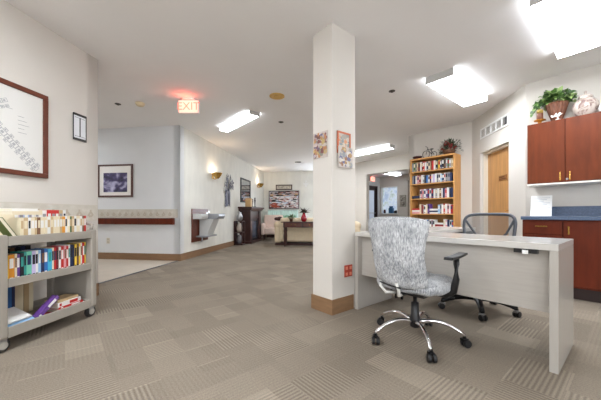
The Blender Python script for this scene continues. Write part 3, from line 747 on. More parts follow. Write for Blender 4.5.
o = MB().box(-.06, .06, -.02, .02, 0, .014).box(-.05, .03, -.015, .015, .02, .035).box(-.06, -.045, -.015, .015, .0, .03).build('stapler', M_BLACK, bevel=.003); put(o, 'B', -1.42, .25, .765, R(30)); tag(o, 'small black stapler at the pillar end of the desk', 'stapler')

# ------------------------------------------------------------------ office chairs
def caster(parent, x, y, a, m_w, m_h, zb=.0):
    c = MB().tube([(x, y, .075), (x, y, .05)], .012).box(-.02, .02, -.018, .018, .045, .062, Matrix.Translation((x, y, 0)) @ Matrix.Rotation(a, 4, 'Z')).build('caster', m_h, parent)
    for s in (-1, 1):
        M = Matrix.Translation((x, y, .028)) @ Matrix.Rotation(a, 4, 'Z') @ Matrix.Translation((.012, s * .016, 0)) @ Matrix.Rotation(R(90), 4, 'X')
        MB().lathe([(.012, -.011), (.026, -.010), (.028, -.006), (.028, .006), (.026, .010), (.012, .011)], n=16, M=M).build('wheel', m_w, c, smooth=False)
def star_base(t, r, phase, m, m_w, m_h, hub=.15, arc=.05, rad=.016, flat=False):
    for k in range(5):
        a = phase + k * 2 * PI / 5
        pts = []; rs = []
        for i in range(9):
            s_ = i / 8; rr = .02 + s_ * (r - .02)
            z = hub - (hub - .085) * s_ ** 2.2 + arc * math.sin(PI * s_) * .5
            pts.append((rr * math.cos(a), rr * math.sin(a), z)); rs.append(rad * (1.25 - .4 * s_))
        pts.append((r * math.cos(a), r * math.sin(a), .07)); rs.append(rad * .8)
        MB().tube(pts, rs, 10).build('base_leg', m, t, smooth=True)
        caster(t, r * math.cos(a), r * math.sin(a), a + .6 * (k % 3), m_w, m_h)
    MB().lathe([(.02, .09), (.035, .10), (.038, .17), (.03, .19), (.028, .28), (.014, .285), (.014, .36)], n=16).build('gas_column', M_BLACK, t, smooth=True)

# fabric with fine ribs
def rib_fabric():
    m = bpy.data.materials.new('ribbed grey seat cover'); m.use_nodes = True
    nt = m.node_tree; N = nt.nodes; L = nt.links; b = N['Principled BSDF']; b.inputs['Roughness'].default_value = .95
    tc = N.new('ShaderNodeTexCoord'); mp = N.new('ShaderNodeMapping'); mp.inputs['Scale'].default_value = (1, 1, .18)
    L.new(tc.outputs['Object'], mp.inputs[0])
    n = N.new('ShaderNodeTexNoise'); n.inputs['Scale'].default_value = 150; n.inputs['Detail'].default_value = 4; n.inputs['Roughness'].default_value = .75; L.new(mp.outputs[0], n.inputs[0])
    n2 = N.new('ShaderNodeTexNoise'); n2.inputs['Scale'].default_value = 9; L.new(tc.outputs['Object'], n2.inputs[0])
    ad = N.new('ShaderNodeMath'); ad.operation = 'MULTIPLY_ADD'; L.new(n2.outputs[0], ad.inputs[0]); ad.inputs[1].default_value = .35; L.new(n.outputs[0], ad.inputs[2])
    cr = N.new('ShaderNodeValToRGB'); L.new(ad.outputs[0], cr.inputs[0])
    cr.color_ramp.elements[0].position = .50; cr.color_ramp.elements[0].color = (*_lin((108, 110, 115)), 1)
    cr.color_ramp.elements[1].position = .86; cr.color_ramp.elements[1].color = (*_lin((224, 225, 226)), 1)
    e = cr.color_ramp.elements.new(.66); e.color = (*_lin((168, 170, 173)), 1)
    L.new(cr.outputs[0], b.inputs['Base Color'])
    bp = N.new('ShaderNodeBump'); bp.inputs['Strength'].default_value = .6; bp.inputs['Distance'].default_value = .008
    L.new(ad.outputs[0], bp.inputs['Height']); L.new(bp.outputs[0], b.inputs['Normal'])
    return m
M_RIB = rib_fabric()

# chair 1: at world (.862, 2.12)
t = thing('office_chair', 'swivel chair in ribbed grey stretch cover with chrome base in front of the desk', 'office chair', 'B', 0, 0)
t.location = (.862, 2.125, 0)
ph = R(49) - BR
star_base(t, .325, ph, M_CHROME, M_BLACK, M_BLACKM, hub=.135, arc=.06, rad=.015)
# seat
def lerp_tab(tab, x):
    for (a, u), (b_, v) in zip(tab, tab[1:]):
        if x <= b_: 
            s_ = (x - a) / (b_ - a); s_ = s_ * s_ * (3 - 2 * s_); return u + (v - u) * s_
    return tab[-1][1]
mb = MB()
def seat_fn(u, v):
    a = 2 * PI * u
    ph_ = PI * (v - .5)
    ca, sa = math.cos(a), math.sin(a)
    sg = lambda x, p: math.copysign(abs(x) ** p, x)
    x = .255 * sg(ca, .55) * math.cos(ph_) ** .35
    y = .228 * sg(sa, .55) * math.cos(ph_) ** .35
    z = .055 * sg(math.sin(ph_), .75)
    z += .004 * math.sin(9 * a)
    return Vector((x, y + .01, .435 + z - (.02 if y > .15 else 0)))
mb.grid(seat_fn, 48, 14); bmesh.ops.remove_doubles(mb.bm, verts=mb.bm.verts, dist=.0005)
mb.build('seat', M_RIB, t, smooth=True)
bx('seat_plate', M_BLACK, t, -.13, .13, -.12, .12, .355, .385)
MB().tube([(.06, .02, .365), (.26, .05, .36)], .008).build('tilt_lever', M_BLACK, t)
# back
WT = [(0, .16), (.10, .195), (.25, .20), (.5, .196), (.7, .210), (.88, .232), (1, .236)]
mb = MB()
def back_fn(side):
    def f(u, v):
        w = lerp_tab(WT, v); s_ = (u - .5) * 2
        x = w * s_
        z = .42 + .505 * v - .030 * v * (abs(s_) ** 3.5)
        cv = .055 * (s_ ** 2) 
        y = -.225 + cv - .085 * v - .03 * math.sin(PI * v)
        edge = max(0, 1 - abs(s_) ** 4) * max(0.0, 1 - abs(2 * v - 1) ** 8)
        th = .028 * edge ** .5 + .002
        rip = .0035 * math.sin(x * 95 + 5 * v) * (1 - v) + .002 * math.sin(x * 210)
        return Vector((x, y + side * th + rip, z))
    return f
mb.grid(back_fn(-1), 56, 26); mb.grid(back_fn(1), 56, 26)
bmesh.ops.remove_doubles(mb.bm, verts=mb.bm.verts, dist=.0045)
mb.build('backrest', M_RIB, t, smooth=True)
# bands of the cover and black frame showing below
MB().tube([(-.14, -.215, .47), (-.135, -.245, .42), (-.10, -.23, .375), (-.06, -.17, .37)], .012, 8).build('cover_band', mat('white elastic', (222, 220, 214), .8), t, smooth=True)
MB().tube([(.02, -.285, .47), (.03, -.275, .42), (.01, -.24, .375), (0, -.17, .37)], .012, 8).build('cover_band', mat('white elastic', (222, 220, 214), .8), t, smooth=True)
MB().tube([(0, -.24, .44), (0, -.22, .375), (0, -.10, .368)], .016).build('back_support', M_BLACK, t)
MB().tube([(-.13, -.255, .450), (-.05, -.28, .445), (.05, -.285, .44)], .006).build('cover_gap', M_BLACK, t)
for s in (-1, 1):
    pts = [(s * .12, .03, .365), (s * .22, .03, .37), (s * .265, .025, .41), (s * .285, .02, .50), (s * .285, .02, .60), (s * .283, .03, .645)]
    mb = MB().tube(pts, [.014, .018, .024, .022, .020, .018], 10)
    mb.build('arm_post', M_BLACK, t, smooth=True)
    MB().prism([(-.11, .640), (-.10, .660), (.02, .662), (.13, .672), (.155, .668), (.15, .655), (.03, .642)], 'x', s * .283 - .03, s * .283 + .03).build('arm_pad', M_BLACK, t, bevel=.006)

# chair 2: behind the desk
t = thing('office_chair', 'black mesh-back swivel chair tucked behind the desk', 'office chair', 'B', 0, 0)
t.location = (1.735, 2.785, 0); t.rotation_euler = (0, 0, BR + PI)   # faces us
star_base(t, .315, R(174) - BR - PI, M_BLACKM, M_BLACK, M_STEEL, hub=.125, arc=.02, rad=.027)
softbox('seat', mat('black mesh fabric', (40, 40, 44), .9), t, -.24, .24, -.22, .22, .42, .49, bv=.03)
bx('seat_plate', M_BLACK, t, -.12, .12, -.12, .12, .355, .42)
# back: local -y is behind (away from us)
def loop_pts(n=40):
    P = []
    for k in range(n):
        a = 2 * PI * k / n
        ca, sa = math.cos(a), math.sin(a)
        sg = lambda x, p: math.copysign(abs(x) ** p, x)
        x = .25 * sg(ca, .38); zz = sg(sa, .5)
        w = 1 - .16 * (1 - zz) / 2
        P.append((x * w, -.385 + .07 * (x / .25) ** 2 - .04 * (zz + 1) / 2, (.742) + .20 * zz))
    return P
MB().tube(loop_pts(), .016, 8, closed=True).build('back_frame', mat('dark grey frame', (70, 74, 82), .4), t, smooth=True)
m = mat('grey chair mesh', (110, 112, 114), .8, alpha=.45)
mb = MB()
def mesh_fn(u, v):
    x = (u - .5) * 2; zz = (v - .5) * 2
    w = 1 - .16 * (1 - zz) / 2
    cx = .238 * x * w * (1 - .10 * abs(zz) ** 6)
    return Vector((cx, -.385 + .07 * x * x - .04 * (zz + 1) / 2, .735 + .19 * zz * (1 - .06 * abs(x) ** 6)))
mb.grid(mesh_fn, 16, 12); mb.build('mesh_panel', m, t, smooth=True)
MB().tube([(-.225, -.355, .88), (-.15, -.395, .74), (-.03, -.395, .60)], .012).tube([(.225, -.355, .88), (.15, -.395, .74), (.03, -.395, .60)], .012).build('back_brace', mat('dark grey frame', (70, 74, 82), .4), t, smooth=True)
MB().tube([(0, -.385, .62), (0, -.37, .45), (0, -.25, .385), (0, -.05, .38)], .022).build('back_support', M_BLACK, t, smooth=True)
for s in (-1, 1):
    MB().tube([(s * .12, 0, .38), (s * .25, 0, .39), (s * .29, 0, .46), (s * .29, 0, .62)], .016).build('arm_post', M_BLACK, t, smooth=True)
    bx('arm_pad', M_BLACK, t, s * .29 - .03, s * .29 + .03, -.12, .10, .615, .64, bevel=.008)

# ------------------------------------------------------------------ books
class Labeler:
    """collects (object, colour words, place) and gives every book its own label"""
    def __init__(s): s.items = []
    def add(s, o, desc, place, plural): s.items.append((o, desc, place, plural))
    def run(s):
        ORD = ['first', 'second', 'third', 'fourth', 'fifth', 'sixth', 'seventh', 'eighth', 'ninth', 'tenth', 'eleventh', 'twelfth', 'thirteenth']
        by = {}
        for it in s.items: by.setdefault((it[1], it[2]), []).append(it)
        for (d, pl), L in by.items():
            for i, it in enumerate(L):
                if len(L) == 1: it[0]['label'] = '%s %s' % (d, pl)
                else: it[0]['label'] = '%s %s, %s such from left' % (d, pl, ORD[min(i, 12)])
LB = Labeler()
BC = {'yellow': (238, 200, 70), 'orange': (226, 150, 48), 'cream': (226, 212, 182), 'white': (232, 230, 226), 'purple': (104, 66, 140), 'black': (34, 34, 42), 'navy': (34, 48, 88),
      'teal': (52, 150, 140), 'mint green': (112, 196, 168), 'lavender': (198, 186, 222), 'pale blue': (150, 190, 224), 'blue': (48, 108, 178), 'cyan': (70, 176, 214), 'red': (196, 44, 40),
      'dark red': (128, 30, 40), 'tan': (196, 168, 128), 'brown': (120, 84, 58), 'green': (74, 104, 62), 'grey': (150, 148, 150), 'pink': (222, 160, 164), 'maroon': (100, 40, 44), 'olive green': (92, 104, 52)}
def book(col, th, h, d, fr, x, y, z, rz=0, pages=True, band=None, name='book', rot=None, label=None, group=None):
    """standing book: thickness along x, spine at -y side, origin at bottom centre of the spine edge"""
    c = .0025 if th > .012 else .0015
    m = mat('%s book cover' % col, BC[col], .5)
    mb = MB().box(-th / 2, -th / 2 + c, 0, d, 0, h).box(th / 2 - c, th / 2, 0, d, 0, h).box(-th / 2 + c, th / 2 - c, 0, c, 0, h)
    ms = [m]
    if band:
        ms.append(mat('%s title print' % band, BC[band], .5)); mb.mi = 1
        mb.box(-th / 2 * .7, th / 2 * .7, -.0006, 0, h * .50, h * .86).box(-th / 2 * .6, th / 2 * .6, -.0006, 0, h * .08, h * .16)
    if not pages:
        ms.append(M_PAGES); mb.mi = len(ms) - 1
        mb.box(-th / 2 + c, th / 2 - c, c, d - .003, .003, h - .003)
    o = mb.build(name, ms)
    if pages: MB().box(-th / 2 + c, th / 2 - c, c, d - .004, .003, h - .003).build('pages', M_PAGES, o)
    put(o, fr, x, y, z, rz)
    if rot:
        o.rotation_euler = (Matrix.Rotation(FR[fr][1] + rz, 3, 'Z') @ rot).to_euler()
    o['category'] = 'book'
    if group: o['group'] = group
    if label: o['label'] = label
    return o

# ---- cart
CX, CY = .765, -3.43
t = thing('book_cart', 'taupe moulded plastic three-shelf book cart on casters against the left wall', 'book cart', 'A', CX, CY, 0, PI / 2)
def tray(z0, z1, fz):
    hx, hy = .325, .235
    mb = MB().box(-hx, hx, -hy + .012, hy - .012, fz - .02, fz)
    mb.box(-hx, hx, -hy, -hy + .014, z0, z1).box(-hx, hx, hy - .014, hy, z0, z1)
    mb.box(-hx - .01, -hx + .004, -hy + .02, hy - .02, z0, z1).box(hx - .004, hx + .01, -hy + .02, hy - .02, z0, z1)
    return mb.build('shelf_tray', M_CART, t, bevel=.004)
tray(.725, .79, .755); tray(.44, .50, .465); tray(.095, .17, .12)
for sx in (-1, 1):
    for sy in (-1, 1):
        x0, x1 = sorted((sx * .325, sx * .38)); y0, y1 = sorted((sy * .24, sy * .17))
        MB().box(x0, x1, y0, y1, .10, .80).build('post', M_CART, t, bevel=.012, seg=3)
for s in (-1, 1):
    bx('end_panel', M_CART, t, *sorted((s * .345, s * .365)), -.172, .172, .10, .795)
MB().tube([(.355, -.2, .79), (.37, -.2, .845), (.375, -.12, .86), (.375, .12, .86), (.37, .2, .845), (.355, .2, .79)], .014).build('push_handle', M_CART, t, smooth=True)
def cart_caster(x, y):
    c = MB().box(-.03, .03, -.028, .028, .088, .097, Matrix.Translation((x, y, 0))).box(-.02, .03, -.024, -.020, .045, .09, Matrix.Translation((x, y, 0))).box(-.02, .03, .020, .024, .045, .09, Matrix.Translation((x, y, 0))).build('caster', M_STEEL, t)
    M = Matrix.Translation((x + .01, y, .048)) @ Matrix.Rotation(R(90), 4, 'X')
    MB().lathe([(.02, -.016), (.044, -.016), (.048, -.01), (.048, .01), (.044, .016), (.02, .016)], n=20, M=M).build('wheel', mat('dark rubber', (42, 40, 40), .5), c)
    MB().lathe([(.005, -.026), (.026, -.024), (.026, .024), (.005, .026)], n=14, M=M).build('hub', mat('hub grey', (176, 172, 164), .4), c)
for x in (-.345, .345):
    for y in (-.19, .19): cart_caster(x, y)
def cart_xy(lx, ly): return (CX - ly, CY + lx)      # local (rotated +90) -> A frame

def row(cols, x0, x1, ly, z, hs, d, place, group, plural, bands=None, lean=0.0, seed=0, kind='book', ths=None):
    q = random.Random(seed); n = len(cols)
    raw = [q.uniform(.7, 1.3) for _ in cols] if ths is None else ths
    gap = .0008; tot = (x1 - x0) - gap * n; sc = tot / sum(raw); x = x0
    for i, c in enumerate(cols):
        th = raw[i] * sc; h = hs[0] + (hs[1] - hs[0]) * (i / max(1, n - 1) * .75 + q.uniform(0, .25))
        ax_, ay_ = cart_xy(x + th / 2, ly + q.uniform(0, .006))
        b = bands[i % len(bands)] if bands else None
        if b == c: b = 'white' if c != 'white' else 'black'
        o = book(c, th, h, d, 'A', ax_, ay_, z, PI / 2, band=b, group=group)
        LB.add(o, '%s %s' % (c, kind), place, plural)
        x += th + gap
mid = ['yellow', 'orange', 'cream', 'purple', 'black', 'teal', 'mint green', 'lavender', 'white', 'pale blue', 'navy', 'blue', 'cyan', 'cream', 'red', 'dark red', 'white', 'red', 'pink', 'red', 'white', 'navy', 'black', 'yellow', 'brown', 'yellow', 'white', 'red', 'yellow']
row(mid, -.318, .318, -.19, .466, (.185, .225), .12, 'on the cart middle shelf', 'books on the middle shelf of the cart', 'books',
    ['black', 'white', 'brown', 'white', 'teal', 'black', 'navy', 'black'], seed=3, kind='book',
    ths=[1.3, 1.5, .6, .9, 1, .7, 1.5, 1.1, .9, .8, .9, 1.2, 1.3, .7, .8, .9, .8, 1, .7, .8, .7, 1, .7, .9, .9, .7, .6, .8, .7])
# behind the middle row
place = 'behind the front row on the cart middle shelf'
row(['maroon', 'black', 'brown', 'black', 'navy', 'black'], -.20, .02, .02, .466, (.205, .225), .13, place, 'back row on the cart middle shelf', 'books', seed=5, kind='tall book', ths=[1, 1, 1, 1, 1, 1])
LAY = Matrix.Rotation(R(90), 3, 'Y')      # lays a book flat: thickness becomes vertical
def lay(col, th, h, d, lx, ly, z, yaw, label, tilt=0, band=None, group=None, tx=0):
    x_, y_ = cart_xy(lx, ly)
    rot = Matrix.Rotation(yaw, 3, 'Z') @ Matrix.Rotation(tilt, 3, 'Y') @ Matrix.Rotation(tx, 3, 'X') @ LAY
    return book(col, th, h, d, 'A', x_, y_, z, PI / 2, rot=rot, label=label, band=band, group=group)
lay('black', .02, .17, .10, -.31, -.045, .467 + .225 + .0115, .0, 'black book lying flat on the left books of the cart middle shelf') if False else None
lay('tan', .028, .13, .09, -.315, -.045, .481, 0, 'tan book lying flat behind the yellow book on the cart middle shelf')
# top shelf
top = ['cream', 'tan', 'white', 'cream', 'tan', 'brown', 'cream', 'cream', 'white', 'tan', 'cream', 'cream', 'tan', 'orange', 'white', 'cream', 'green', 'tan', 'white', 'cream', 'white', 'brown', 'red']
row(top, -.215, .318, -.19, .756, (.155, .175), .11, 'on the cart top shelf front row', 'front row on the cart top shelf', 'paperbacks', ['tan', 'cream', 'white', 'white'], seed=8, kind='paperback')
back = ['cream', 'lavender', 'pale blue', 'lavender', 'cream', 'white', 'cream', 'white', 'red', 'red', 'red', 'tan', 'white']
row(back, -.10, .318, .02, .756, (.215, .225), .14, 'on the cart top shelf back row', 'back row on the cart top shelf', 'hardbacks', ['white', 'grey'], seed=12, kind='hardback')
lay('cream', .026, .20, .11, -.265, -.19, .936 + .014, 0, 'cream hardback lying flat on the top left of the cart paperbacks')
lay('white', .020, .19, .11, -.26, -.18, .963 + .011, .12, 'white hardback, topmost book lying at the top left of the cart')
x_, y_ = cart_xy(-.238, -.12)
book('olive green', .026, .175, .07, 'A', x_, y_, .757 + .011, PI / 2, rot=Matrix.Rotation(R(-34), 3, 'Y') @ Matrix.Rotation(PI, 3, 'Z'), label='olive green hardback leaning left at the top left end of the cart', band='white')
# bottom shelf
lay('brown', .03, .26, .11, -.30, -.02, .137, 0, 'brown book lying at the back left of the cart bottom shelf')
lay('dark red', .025, .24, .10, -.29, -.01, .166, .04, 'dark red book on the brown book at the left of the cart bottom shelf')
lay('pale blue', .032, .19, .17, -.315, -.205, .142, 0, 'large pale blue book lying tilted at the left of the cart bottom shelf', band='white', tx=R(22))
lay('white', .010, .17, .16, -.31, -.20, .182, R(3), 'white magazine lying on the pale blue book of the cart bottom shelf', tx=R(22))
lay('red', .02, .12, .12, -.06, -.205, .131, .05, 'red book lying lowest in the middle of the cart bottom shelf', band='white')
lay('purple', .03, .20, .05, -.105, -.20, .150, 0, 'purple book leaning diagonally in the middle of the cart bottom shelf', band='white', tilt=R(-38))
lay('white', .034, .24, .14, .07, -.19, .139, .06, 'thick white paperback, lowest of the right pile on the cart bottom shelf', band='red')
lay('red', .016, .22, .13, .07, -.185, .165, .0, 'thin red book second from bottom in the right pile of the cart bottom shelf', band='white')
lay('white', .034, .22, .13, .06, -.185, .191, .06, 'white paperback, third from bottom in the right pile of the cart bottom shelf', band='red')
lay('tan', .020, .20, .12, .07, -.175, .219, .09, 'tan paperback, topmost of the right pile on the cart bottom shelf')
place = 'standing at the back of the cart bottom shelf'
row(['navy', 'blue', 'navy'], -.13, -.03, .10, .121, (.25, .27), .10, place, 'books standing at the back of the cart bottom shelf', 'books', seed=2, kind='large book')
row(['cream', 'cream', 'tan', 'cream'], -.02, .12, .12, .121, (.27, .30), .06, place, 'books standing at the back of the cart bottom shelf', 'books', seed=4, kind='tall book')

# ---- oak bookcase
t = thing('bookcase', 'tall orange oak bookcase filled with paperbacks against the wall', 'bookcase', 'B', -2.405, 3.50)
OAK = M_PINK; OW = .43
for s in (-1, 1):
    bx('side_panel', OAK, t, *sorted((s * OW, s * (OW + .022))), .0, .30, 0, 2.12)
bx('top_board', OAK, t, -OW, OW, 0, .30, 2.09, 2.12)
bx('back_panel', mat('oak back', (176, 130, 78), .6), t, -OW, OW, .29, .30, .06, 2.09)
bx('plinth', OAK, t, -OW, OW, .01, .03, 0, .07)
SZ = [.075, .335, .645, .955, 1.27, 1.585, 1.845]
for z in SZ: bx('shelf', OAK, t, -OW, OW, .005, .288, z - .022, z)
names = {1.845: 'top shelf', 1.585: 'second shelf from the top', 1.27: 'third shelf from the top', .955: 'fourth shelf from the top', .645: 'fifth shelf from the top'}
PAL = {1.845: ['grey', 'green', 'grey', 'tan', 'dark red', 'white', 'black', 'red', 'white', 'navy', 'cream', 'brown', 'red', 'white', 'black', 'yellow', 'navy', 'black', 'brown'],
       1.585: ['grey', 'navy', 'white', 'pink', 'dark red', 'white', 'grey', 'black', 'blue', 'white', 'navy', 'white', 'lavender', 'white', 'grey', 'white', 'pale blue', 'navy', 'white', 'grey'],
       1.27: ['black', 'navy', 'white', 'pink', 'grey', 'white', 'purple', 'navy', 'white', 'navy', 'white', 'grey', 'white', 'brown', 'white', 'navy', 'pink', 'white'],
       .955: ['pink', 'white', 'red', 'cream', 'dark red', 'grey', 'white', 'cream', 'purple', 'white', 'navy', 'white', 'pale blue', 'grey', 'white', 'red', 'white'],
       .645: ['dark red', 'white', 'black', 'red', 'dark red', 'white', 'white', 'pink', 'navy', 'white', 'blue', 'grey', 'white']}
q = random.Random(21)
for z, pal in PAL.items():
    x = -OW + .008; i = 0; top_h = {1.845: .20, 1.585: .185, 1.27: .20, .955: .20, .645: .2}[z]
    stacks = {1.845: [], 1.585: [], 1.27: [(.02, 2)], .955: [(0, 3), (.45, 3)], .645: [(.60, 4)]}[z]
    tw = (2 * OW - .016)
    sts = [(-OW + .008 + f * tw, n) for f, n in stacks]
    while x < OW - .03:
        hit = [s_ for s_ in sts if abs(s_[0] - x) < .04]
        if hit:
            sts.remove(hit[0]); zz = z; n = hit[0][1]; w = .17
            if x + w > OW - .008: w = OW - .008 - x
            for k in range(n):
                th = q.uniform(.028, .04); c = pal[i % len(pal)]; i += 1
                rot = LAY.copy()
                o = book(c, th, w - .004, .13, 'B', -2.405 + x + .001, 3.50 + .03, zz + th / 2 + .0005, 0, pages=False, rot=rot, group='books lying flat in the oak bookcase')
                LB.add(o, '%s book' % c, 'lying flat on the bookcase %s' % names[z], 'books')
                zz += th + .0008
            x += w; continue
        th = q.uniform(.026, .044)
        if x + th > OW - .006: break
        c = pal[i % len(pal)]; i += 1
        h = top_h * q.uniform(.86, 1.0)
        b = q.choice(['white', 'black', 'red', 'cream', 'navy', None])
        if b == c: b = None
        o = book(c, th, h, .13, 'B', -2.405 + x + th / 2, 3.50 + q.uniform(.02, .04), z + .0005, 0, pages=False, band=b, group='paperbacks standing in the oak bookcase')
        LB.add(o, '%s paperback' % c, 'on the bookcase %s' % names[z], 'paperbacks')
        x += th + .001
LB.run()
# bookcase top decor
t = thing('wire_bicycle', 'dark wire bicycle ornament on top of the bookcase', 'ornament', 'B', -2.505, 3.64, 2.121)
WM = M_BLACKM
def ring(r, cx, cz, n=18): return [(cx + r * math.cos(2 * PI * k / n), 0, cz + r * math.sin(2 * PI * k / n)) for k in range(n)]
MB().tube(ring(.075, -.07, .085), .006, 6, True).build('front_wheel', WM, t)
MB().tube(ring(.055, .10, .062), .006, 6, True).build('rear_wheel', WM, t)
MB().tube([(-.07, 0, .085), (-.03, 0, .22), (-.06, -.04, .25)], .006, 6).tube([(-.04, 0, .20), (.04, 0, .08), (.10, 0, .062)], .006, 6).tube([(.04, 0, .08), (.05, 0, .17)], .006, 6).tube([(-.04, 0, .2), (.05, 0, .14), (.10, 0, .062)], .005, 6).build('bike_frame', WM, t)
MB().lathe([(.03, .17), (.04, .18), (.02, .19)], (.05, 0, 0)).build('saddle', WM, t)
o = MB().lathe([(.04, 0), (.10, .03), (.12, .07), (.125, .075), (.11, .07), (.06, .03)], n=20, sy=.8).build('bowl', mat('dark maroon bowl', (70, 36, 38), .4), smooth=True)
o.scale = (.85, .85, .9); put(o, 'B', -2.765, 3.64, 2.121); tag(o, 'dark maroon bowl at the left on top of the bookcase', 'bowl')
t = thing('floral_arrangement', 'green leafy arrangement with red flowers on top of the bookcase', 'plant', 'B', -2.12, 3.655, 2.121)
MB().lathe([(.07, 0), (.11, .05), (.12, .09), (.10, .09), (.08, .05)], n=14).build('basket', mat('brown basket', (104, 70, 48), .7), t)
mb = MB(); q = random.Random(31)
for k in range(330):
    a = q.uniform(0, PI * 2); e = q.uniform(-.25, PI / 2)
    d = Vector((math.cos(a) * math.cos(e), math.sin(a) * math.cos(e) * .55, math.sin(e)))
    rr = q.uniform(.04, .20)
    p = Vector((.02, 0, .11)) + Vector((d.x * rr * 1.15, d.y * rr * .8, d.z * rr * .95))
    mb.leaf(p, d + Vector((q.uniform(-.4, .4), q.uniform(-.2, .2), q.uniform(-.4, .4))), (q.uniform(-.3, .3), .2, 1), q.uniform(.03, .065), .010)
for k in range(26):
    p = Vector((-.10 - .0025 * k, q.uniform(-.03, .03), .05 - k * .0004 + q.uniform(0, .04)))
    mb.leaf(p, Vector((-1, q.uniform(-.6, .6), q.uniform(-.2, .8))), (0, .2, 1), q.uniform(.03, .05), .008)
mb.mi = 1
for k in range(34):
    a = q.uniform(0, PI * 2); e = q.uniform(0, 1.3); rr = q.uniform(.10, .19)
    mb.ball((.0 + rr * math.cos(a) * math.cos(e), -abs(rr * .6 * math.sin(a) * math.cos(e)), .11 + rr * math.sin(e)), q.uniform(.011, .018), 6)
mb.build('foliage', [mat('evergreen leaf', (58, 72, 48), .6, noise=.35, nscale=25), mat('dusty red', (130, 44, 42), .6)], t, solid=.002)

# ------------------------------------------------------------------ upper cabinet
t = thing('wall_cabinet', 'wall-hung cherry cabinet with two doors and brass pulls', 'cabinet', 'B', -.615, 2.33)
bx('carcass', M_CHERRYD, t, 0, .72, .018, .332, 1.325, 2.08)
bx('light_rail', mat('white melamine', (232, 226, 216), .4), t, 0, .72, .0, .332, 1.305, 1.324)
for k in range(2):
    d = bx('door', M_CHERRY, t, .003 + k * .36, .357 + k * .36, 0, .018, 1.33, 2.08, bevel=.003)
    x = .318 if k == 0 else .402
    MB().box(x - .006, x + .006, -.03, -.02, 1.345, 1.445).box(x - .005, x + .005, -.02, 0, 1.355, 1.365).box(x - .005, x + .005, -.02, 0, 1.425, 1.435).build('handle', M_BRASS, d, bevel=.002)
    if k == 1: MB().lathe([(.012, 0), (.012, .004)], M=Matrix.Translation((x - .025, 0, 1.36)) @ Matrix.Rotation(R(90), 4, 'X')).build('keyhole', M_STEEL, d)
# lower cabinets
def lower(label, x, w, drawer, hleft):
    t = thing('base_cabinet', label, 'cabinet', 'B', x, 2.07, 0, 0, 'base cabinets under the blue counter')
    bx('carcass', M_CHERRYD, t, 0, w, .018, .59, .13, .875)
    bx('toe_kick', mat('dark toe kick', (46, 30, 28), .6), t, 0, w, .07, .58, 0, .129)
    zt = .868
    if drawer:
        d = bx('drawer', M_CHERRYD, t, .004, w - .004, 0, .018, .71, zt, bevel=.003)
        MB().box(w / 2 - .055, w / 2 + .055, -.03, -.02, .795, .807).box(w / 2 - .048, w / 2 - .038, -.02, 0, .796, .806).box(w / 2 + .038, w / 2 + .048, -.02, 0, .796, .806).build('handle', M_BRASS, d, bevel=.002)
        zt = .70
    d = bx('door', M_CHERRYD, t, .004, w - .004, 0, .018, .15, zt, bevel=.003)
    x_ = .05 if hleft else w - .05
    MB().box(x_ - .006, x_ + .006, -.03, -.02, zt - .15, zt - .06).box(x_ - .005, x_ + .005, -.02, 0, zt - .14, zt - .13).box(x_ - .005, x_ + .005, -.02, 0, zt - .08, zt - .07).build('handle', M_BRASS, d, bevel=.002)
lower('cherry base cabinet with a drawer at the left end of the counter', -.61, .365, True, False)
lower('cherry base cabinet with one tall door at the right edge of the view', -.243, .46, False, True)
lower('cherry base cabinet beyond the right edge of the view', .219, .46, True, False)
t = thing('worktop', 'slate blue laminate worktop with backsplash over the cherry base cabinets', 'worktop', 'B', -.62, 2.045, .877)
bx('counter_slab', M_BLUELAM, t, 0, 1.33, 0, .615, 0, .04, bevel=.004)
bx('backsplash', M_BLUELAM, t, 0, 1.33, .595, .613, .041, .165, bevel=.003)
# paper in clear stand on the counter
t = thing('sign_stand', 'white printed sheet in a slanted stand on the blue worktop', 'sign', 'B', -.50, 2.45, .918)
M = Matrix.Rotation(R(-12), 4, 'X')
MB().box(-.105, .105, -.002, .002, .0, .27, M).build('sheet', M_PAPER, t)
mb = MB()
for k in range(9): mb.box(-.085, .085 - .03 * (k % 3), -.0028, -.0021, .235 - k * .022, .240 - k * .022, M)
mb.build('print_lines', mat('faint print', (176, 180, 190), .7), t)
MB().box(-.105, .105, -.035, .055, -.0, .004).build('foot', mat('clear acrylic', (220, 224, 228), .2), t)

# ------------------------------------------------------------------ on top of the wall cabinet
t = thing('candle_holder', 'gold candle holder with brown pillar candle above the cabinet', 'candle', 'B', -.505, 2.43, 2.081)
MB().lathe([(.045, 0), (.05, .01), (.02, .02), (.02, .04), (.06, .05), (.062, .06), (.03, .062)], n=18).build('base', mat('antique gold', (176, 120, 44), .35, .7), t, smooth=True)
mb = MB().lathe([(.030, .06), (.034, .064), (.034, .14), (.031, .145)], n=16); mb.mi = 1; mb.lathe([(.034, .1455), (.034, .185), (.029, .19), (.022, .18)], n=16)
mb.build('candle_wax', [mat('brown wax', (104, 58, 34), .5), mat('amber wax', (156, 130, 60), .5)], t, smooth=True)
t = thing('potted_pothos', 'leafy green plant in a ribbed brown tapered basket above the cabinet', 'plant', 'B', -.352, 2.50, 2.081)
MB().lathe([(.04, 0), (.045, .01), (.07, .09), (.108, .225), (.116, .235), (.112, .24), (.098, .225), (.06, .1)], n=32, flute=.035).build('basket', mat('woven brown basket', (110, 68, 48), .55, noise=.3, nscale=14, stretch=(4, 4, 1)), t)
mb = MB(); q = random.Random(44)
